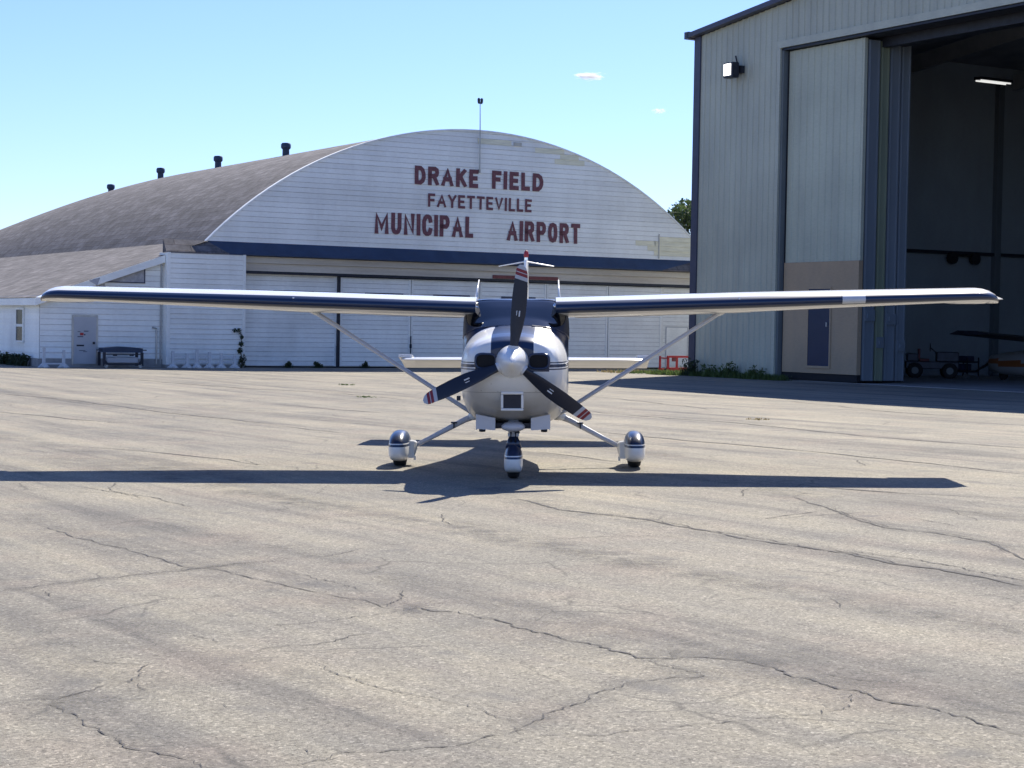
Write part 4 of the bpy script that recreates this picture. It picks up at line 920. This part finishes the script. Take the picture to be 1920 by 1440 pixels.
# chin fairing, cowl flaps
for sg in(-1,1):
    w=MB(); w.prism([(sg*.19,.53),(sg*.395,.545),(sg*.395,.70),(sg*.19,.66)],'y',-1.95,-1.90); w.prism([(-1.9,.53),(-1.35,.56),(-1.35,.64),(-1.9,.66)],'x',sg*.385,sg*.395); w.prism([(-1.9,.53),(-1.35,.56),(-1.35,.64),(-1.9,.66)],'x',sg*.19,sg*.20)
    w.build('cowl_flap',M['grey_metal'],P)
    w=MB(); w.tube([(sg*.33,-1.86,.58),(sg*.33,-1.88,.515)],.035,10); w.build('exhaust_stub',M['darksteel'],P)
w=MB(); w.b2((-.19,-1.88,.545),(.19,-1.4,.60)); w.build('belly_recess',M['cabin'],P)
w=MB(); w.rings([[(a*.135*math.cos(q),y,.565+a*.055*math.sin(q)) for q in [2*math.pi*j/20 for j in range(20)]] for y,a in((-2.02,.3),(-1.98,.8),(-1.85,1),(-1.5,.9),(-1.4,.3))]); w.build('nose_gear_fairing',M['grey_metal'],P,smooth=True)
# spinner and propeller
w=MB(); prof=[(.004,-2.765),(.018,-2.758),(.05,-2.705),(.084,-2.645),(.116,-2.575),(.145,-2.50),(.164,-2.44),(.170,-2.40),(.160,-2.395)]
w.lathe(prof,(0,0,1.27),'y',40); spn=w.build('spinner',M['pw'],P,smooth=True,auto=50)
w=MB()
for ang in (83.8,203.8,-36.2):
    q=R(ang); c=Vector((math.cos(q)*.13,-2.47,1.27+math.sin(q)*.13)); w.tube([c,c+Vector((math.cos(q)*.035,0,math.sin(q)*.035))],.055,14)
w.build('blade_boot',M['propwhite'],spn)
def blade(ang):
    w=MB(); rr_=np.linspace(.12,1.005,30); rings=[]
    for r in rr_:
        f=r/1.005; ch=np.interp(f,[.12,.2,.35,.5,.65,.8,.9,.955,.985,1.0],[.085,.105,.150,.172,.170,.152,.133,.115,.085,.035])
        th=np.interp(f,[.12,.3,.6,1],[.045,.026,.014,.006]); pit=R(np.interp(f,[.12,.35,.7,1],[38,32,22,16]))
        sh=np.interp(f,[0,.5,.9,1.0],[.0,.012,.0,-.012])
        ring=[]
        for k in range(16):
            t=2*math.pi*k/16; u=math.cos(t)*.5*ch+sh; v=math.sin(t)*.5*th*(1-.35*math.cos(t))
            ring.append((u*math.cos(pit)-v*math.sin(pit),-2.47+u*math.sin(pit)+v*math.cos(pit),r))
        rings.append(ring)
    w.rings(rings)
    o=w.build('propeller_blade',M['bladem'],P,smooth=True,auto=40)
    d=MB()
    for (x,z,a,b) in((-.018,.50,.008,.045),(-.006,.505,.008,.05),(.022,.50,.014,.06),(-.012,.515,.02,.007)): d.b2((x-a/2,-2.4745-.013,z-b/2),(x+a/2,-2.4735-.011,z+b/2))
    dd=d.build('decal',M['propwhite'],o); 
    for ob in(o,): ob.rotation_euler=(0,-(R(ang)-math.pi/2),0); ob.location=(0,0,1.27)
for a in (83.8,203.8,-36.2): blade(a)
# wings
def naca(x,m_=.02,p=.4,t=.142):
    yt=5*t*(.2969*math.sqrt(x)-.126*x-.3516*x*x+.2843*x**3-.1036*x**4)
    yc=m_/p**2*(2*p*x-x*x) if x<p else m_/(1-p)**2*((1-2*p)+2*p*x-x*x); return yc,yt
CXu=[1,.9,.8,.72,.6,.45,.3,.2,.12,.07,.045,.028,.014,.005,0]
def foil(xs_,le,chord,inc,x0,scale=1,hinge=None):
    pts=[]
    for part,sgn in((CXu,1),(CXu[::-1][1:-1],-1)):
        for x in part:
            yc,yt=naca(x); yy=(yc+sgn*yt)*scale; u=x*chord; v=yy*chord
            pts.append((x0,le[0]+u*math.cos(inc)+v*math.sin(inc),le[1]+v*math.cos(inc)-u*math.sin(inc)))
    return pts
WS=[(.45,-.85,1.845,1.63,2.6),(.60,-.85,1.848,1.63,2.6),(1.4,-.85,1.871,1.63,2.5),(2.6,-.85,1.907,1.62,2.2),(3.5,-.80,1.935,1.45,1.4),(4.4,-.745,1.962,1.28,.6),(5.2,-.70,1.986,1.13,-.2)]
def wst(x): return [float(np.interp(x,[s[0] for s in WS],[s[i] for s in WS])) for i in (1,2,3,4)]
def wingmesh(sg):
    w=MB(); xs_=[.45,.6,1.0,1.4,2.0,2.6,3.05,3.5,3.95,4.4,4.8,5.15]; rings=[]
    for x in xs_:
        le,z,c,inc=wst(x); rings.append([(sg*p[0],p[1],p[2]) for p in foil(None,(le,z),c,R(inc),x)])
    tipdef=[(5.22,.0,1.0),(5.30,.02,.97),(5.37,.06,.89),(5.43,.12,.74),(5.47,.20,.52),(5.488,.27,.25)]
    base=len(rings)
    for x,sb,sc_ in tipdef:
        le,z,c,inc=wst(min(x,5.2)); cc=c*(1-sb*1.25); rings.append([(sg*p[0],p[1],p[2]) for p in foil(None,(le+sb*c*.95,z-.085*(1-sc_)),cc,R(inc),x,sc_)])
    nP=len(rings[0]); b=len(w.v); w.v+=[v for r in rings for v in r]
    order=CXu+CXu[::-1][1:-1]
    for i in range(len(rings)-1):
        for k in range(nP):
            k2=(k+1)%nP
            w.f.append((b+i*nP+k,b+i*nP+k2,b+(i+1)*nP+k2,b+(i+1)*nP+k))
            xm=max(order[k],order[k2]); blue= (xm<=.046) if k<len(CXu)-1 else (xm<=.046)
            w.m.append(1 if (blue and xs_[0]<99 ) else 0)
    w.f.append(tuple(b+k for k in range(nP))); w.m.append(0); w.f.append(tuple(b+(len(rings)-1)*nP+k for k in range(nP))); w.m.append(1)
    return w.build('wing',[M['pw'],M['pb']],P,smooth=True,auto=50)
for sg in(-1,1):
    wg=wingmesh(sg)
    # flap and aileron: hinge gap lines and slightly lower trailing panels with corrugations
    for nm,xa,xb,dr in(('flap',.68,2.75,.012),('aileron',2.82,5.1,.004)):
        f=MB(); rs=[]; nn=int((xb-xa)/.09)
        for k in range(nn+1):
            x=xa+(xb-xa)*k/nn; le,z,c,inc=wst(x); i_=R(inc); rip=.004*(k%2)
            pl=[]
            for u,v in((.735,-.012),(.80,-.016),(.90,-.012),(1.0,-.004),(1.005,.006),(.9,.030),(.74,.052)):
                yc,yt=naca(min(u,1)); vv=(yc-yt-.004-dr/c-rip/c) if v<0 else (yc+yt+.004-dr/c*.2)
                pl.append((sg*x,le+u*c*math.cos(i_)+vv*c*math.sin(i_),z+vv*c*math.cos(i_)-u*c*math.sin(i_)))
            rs.append(pl)
        f.rings(rs); f.build(nm,M['pw'],wg)
    # tip skirt, navigation lights, tie-down ring
    t=MB(); le,z,c,inc=wst(5.2)
    t.rings([[(sg*x,le+yy*c,z+zz) for yy,zz in((.12,-.03),(.45,-.075*s_),(.85,-.075*s_),(1.12,-.03),(1.0,.0),(.4,.01))] for x,s_ in((4.86,.65),(5.1,1.0),(5.38,1.0),(5.50,.6))]); t.build('wingtip_skirt',M['pw'],wg,smooth=True,auto=30)
    t=MB(); t.lathe([(.005,5.42),(.02,5.43),(.028,5.47),(.02,5.50),(.004,5.515)],(0,le+.42*c,z-.045),'x',12) if sg>0 else t.lathe([(.005,-5.515),(.02,-5.50),(.028,-5.47),(.02,-5.43),(.004,-5.42)],(0,le+.42*c,z-.045),'x',12)
    t.build('navigation_light',M['chrome'],wg,smooth=True)
    t=MB(); t.lathe([(.004,-.012),(.012,-.006),(.012,.006),(.004,.012)],(sg*2.5,-.855,wst(2.5)[1]+.045),'y',8); t.build('stall_vane',M['chrome'],wg)
    if sg>0:
        # landing light lens in the leading edge
        t=MB(); rs=[]
        for x in(3.66,3.70,3.85,3.92):
            le,z,c,inc=wst(x); pp=[]
            for xx,s_ in((.046,1),(.028,1),(.014,1),(.005,1),(0,1),(.005,-1),(.014,-1),(.028,-1)):
                yc,yt=naca(xx); pp.append((x,le+xx*c-.004,z+(yc+s_*yt)*c*1.02))
            rs.append(pp)
        t.rings(rs,0,False,False); t.build('landing_light',M['propwhite'],wg,smooth=True)
    # wing strut
    t=MB(); a=Vector((sg*.50,-.35,.63)); b=Vector((sg*2.34,-.28,1.80-.02*0))
    t.tube([a,a.lerp(b,.04),a.lerp(b,.96),b],[.045,.06,.06,.05],14,flat=.42,fa=(0,1,0)); st=t.build('wing_strut',M['grey_metal'],P,smooth=True)
    t=MB(); t.tube([b+Vector((-sg*.06,0,-.03)),b+Vector((sg*.03,0,.02))],[.055,.08],12,flat=.5,fa=(0,1,0)); t.build('strut_fairing',M['pw'],st,smooth=True)
    # main gear leg
    t=MB(); t.tube([(sg*.46,.06,.60),(sg*.62,.05,.535),(sg*1.0,.02,.335),(sg*1.20,0,.235)],[.042,.034,.027,.026],12,flat=.8); lg=t.build('main_gear_leg',M['grey_metal'],P,smooth=True)
    t=MB(); t.b2((sg*.74-.035,-.01,.50),(sg*.74+.035,.06,.515)); t.b2((sg*.74-.008,.0,.44),(sg*.74+.008,.03,.50)); t.build('step',M['darksteel'],lg)
    t=MB(); t.tube([(sg*.46,.06,.61),(sg*.56,.06,.57)],[.075,.042],12); t.build('leg_fairing',M['pw'],lg,smooth=True)
    # wheel fairing
    t=MB(); cx=sg*1.37; rs=[]
    for y,s_ in((-.47,.12),(-.45,.35),(-.40,.60),(-.32,.80),(-.20,.95),(-.05,1.0),(.1,.98),(.3,.80),(.5,.48),(.66,.12)):
        ring=[]
        for k in range(36):
            q=2*math.pi*k/36+.02; c_,s__=math.cos(q),math.sin(q); e=2.3 if s__>0 else 4.5
            hx=.122*(s_**.55); zt=.235+.185*s_; zb=.235-.172*min(1,s_**.5)
            ring.append((cx+hx*math.copysign(abs(c_)**(2/(3 if s__<0 else 2.6)),c_),y,.235+((zt-.235)*abs(s__)**(2/e) if s__>0 else -(.235-zb)*abs(s__)**(2/e))))
        rs.append(ring)
    t.rings(rs); wf=t.build('wheel_fairing',M['pod'],P,smooth=True,auto=60)
    t=MB(); t.rings([[(cx-sg*.09,y,z) for y,z in((-.14,.10),(.16,.10),(.16,.30),(-.14,.30))],[(cx-sg*.17,y,z) for y,z in((-.10,.10),(.12,.10),(.12,.29),(-.10,.29))],[(cx-sg*.20,y,z) for y,z in((-.03,.2),(.05,.2),(.05,.27),(-.03,.27))]]); t.b2((cx-sg*.175-.012,-.05,.07),(cx-sg*.175+.012,-.02,.12)); t.build('fairing_bracket',M['pw'],wf,smooth=True,auto=30)
    t=MB(); t.lathe([(.06,-.075),(.13,-.082),(.185,-.07),(.203,-.04),(.206,0),(.203,.04),(.185,.07),(.13,.082),(.06,.075)],(cx,-.02,.200),'x',40); t.build('tyre',M['rubber'],wf,smooth=True)
# nose gear
t=MB(); t.tube([(0,-1.80,.62),(0,-1.76,.47)],[.06,.055],14); t.tube([(0,-1.77,.52),(0,-1.735,.32)],.026,12); t.b2((-.06,-1.80,.455),(.06,-1.71,.49)); t.b2((-.045,-1.79,.40),(.045,-1.72,.425))
ng=t.build('nose_gear_leg',M['grey_metal'],P,smooth=True,auto=30)
t=MB(); t.tube([(-.025,-1.82,.50),(-.025,-1.88,.44),(-.025,-1.80,.37)],.011,6); t.tube([(.025,-1.82,.50),(.025,-1.88,.44),(.025,-1.80,.37)],.011,6); t.tube([(.0,-1.84,.52),(.07,-1.84,.50)],.012,6); t.build('torque_link',M['darksteel'],ng)
t=MB(); rs=[]; cy=-1.69
for y,s_ in((-.36,.12),(-.345,.34),(-.30,.62),(-.23,.85),(-.12,1.0),(.0,1.0),(.14,.9),(.3,.62),(.45,.15)):
    ring=[]
    for k in range(36):
        q=2*math.pi*k/36+.02; c_,s__=math.cos(q),math.sin(q)
        hx=.100*(s_**.5); up=.165*s_+(.0); zc=.215
        e=1.9 if s__>0 else 5
        ring.append((hx*math.copysign(abs(c_)**(2/(2.2 if s__>0 else 4)),c_),cy+y,zc+(up*abs(s__)**(2/e) if s__>0 else -.145*min(1,s_**.4)*abs(s__)**(2/e))))
    rs.append(ring)
t.rings(rs); nf=t.build('nose_wheel_fairing',M['npod'],P,smooth=True,auto=60)
t=MB(); t.tube([(0,cy-.05,.46),(0,cy-.07,.40),(0,cy-.09,.33)],[.045,.07,.088],16); t.build('fairing_neck',M['pb'],nf,smooth=True)
t=MB(); t.lathe([(.06,-.062),(.12,-.07),(.17,-.06),(.188,-.035),(.190,0),(.188,.035),(.17,.06),(.12,.07),(.06,.062)],(0,cy,.188),'x',40); t.build('tyre',M['rubber'],nf,smooth=True)
# tail
def sym(x,t=.09): return 5*t*(.2969*math.sqrt(x)-.126*x-.3516*x*x+.2843*x**3-.1036*x**4)
t=MB(); rs=[]
for (z,le,ch) in ((1.15,4.15,1.75),(1.5,4.55,1.40),(2.1,5.15,1.0),(2.62,5.60,.75)):
    pts=[(sym(x)*ch,le+x*ch,z) for x in (1,.8,.6,.4,.2,.1,.03,0)]+[(-sym(x)*ch,le+x*ch,z) for x in (.03,.1,.2,.4,.6,.8)]
    rs.append(pts)
t.rings(rs); fin=t.build('tail_fin',M['pw'],P,smooth=True,auto=50)
t=MB(); t.lathe([(.028,2.62),(.028,2.665),(.02,2.67)],(0,5.9,0),n=12); t.build('beacon_base',M['chrome'],fin)
t=MB(); t.lathe([(.033,2.665),(.036,2.70),(.034,2.74),(.015,2.77),(.002,2.775)],(0,5.9,0),n=14); t.build('beacon',M['propred'],fin,smooth=True)
t=MB()
for sg in(-1,1): t.tube([(0,5.75,2.60),(sg*.16,5.78,2.572),(sg*.41,5.95,2.535)],[.012,.009,.007],6)
t.build('whisker_aerial',M['pw'],fin)
t=MB(); t.prism([(5.97,1.3),(6.5,1.3),(6.42,2.5),(6.33,2.62),(6.28,2.3)],'x',-.02,.02); t.build('rudder',M['pb'],fin)
for sg in(-1,1):
    t=MB(); rs=[]
    for (x,le,ch) in ((.06,4.25,.95),(.6,4.32,.88),(1.2,4.42,.78),(1.68,4.50,.68),(1.76,4.62,.50)):
        rs.append([(sg*x,le+u*ch,1.165+s_*sym(u,.08)*ch) for u,s_ in ((1,1),(.7,1),(.4,1),(.15,1),(.04,1),(0,1),(.04,-1),(.15,-1),(.4,-1),(.7,-1))])
    t.rings(rs); hs=t.build('stabilizer',M['pw'],P,smooth=True,auto=50)
    t=MB(); rs=[]
    for (x,le,ch) in ((.10,5.18,.56),(1.2,5.18,.50),(1.60,5.16,.46)):
        rs.append([(sg*x,le,1.185),(sg*x,le+ch*.5,1.12),(sg*x,le+ch,1.035),(sg*x,le+ch,1.022),(sg*x,le+ch*.5,1.075),(sg*x,le,1.135)])
    t.rings(rs)
    t.build('elevator',M['pw'],hs)
    t=MB(); rs=[[(sg*x,y,z) for y,z in((4.60,1.235),(4.60,1.19),(5.2,1.11),(5.65,1.02),(5.65,1.04),(5.2,1.17))] for x in (1.60,1.795)]; t.rings(rs); t.build('elevator_horn',M['pw'],hs,bevel=.008)
# roof aerials
for x in(-.50,.495):
    t=MB(); t.tube([(x,.35,1.93),(x+(.01 if x<0 else -.01),.42,2.05),(x+(.025 if x<0 else -.015),.60,2.19)],[.032,.018,.010],8,flat=.7,fa=(0,1,0)); t.build('roof_aerial',M['pw'],P,smooth=True)
# outside air probe added for a sun glint, cabin vents at the wing roots
t=MB(); t.lathe([(.002,-.035),(.02,-.03),(.03,0),(.02,.03),(.002,.035)],(.44,-.70,1.865),'y',16); t.tube([(.44,-.70,1.865),(.44,-.62,1.90)],.008,6); t.build('glint_probe',M['chrome'],P,smooth=True)
t=MB(); t.tube([(-.56,-.80,1.865),(-.48,-.82,1.862),(-.42,-.80,1.845)],.009,6); t.build('cabin_vent',M['chrome'],P,smooth=True)
t=MB(); t.b2((-.62,-1.6,.83),(-.58,-1.52,.88)); t.build('breather_pipe',M['darksteel'],P)
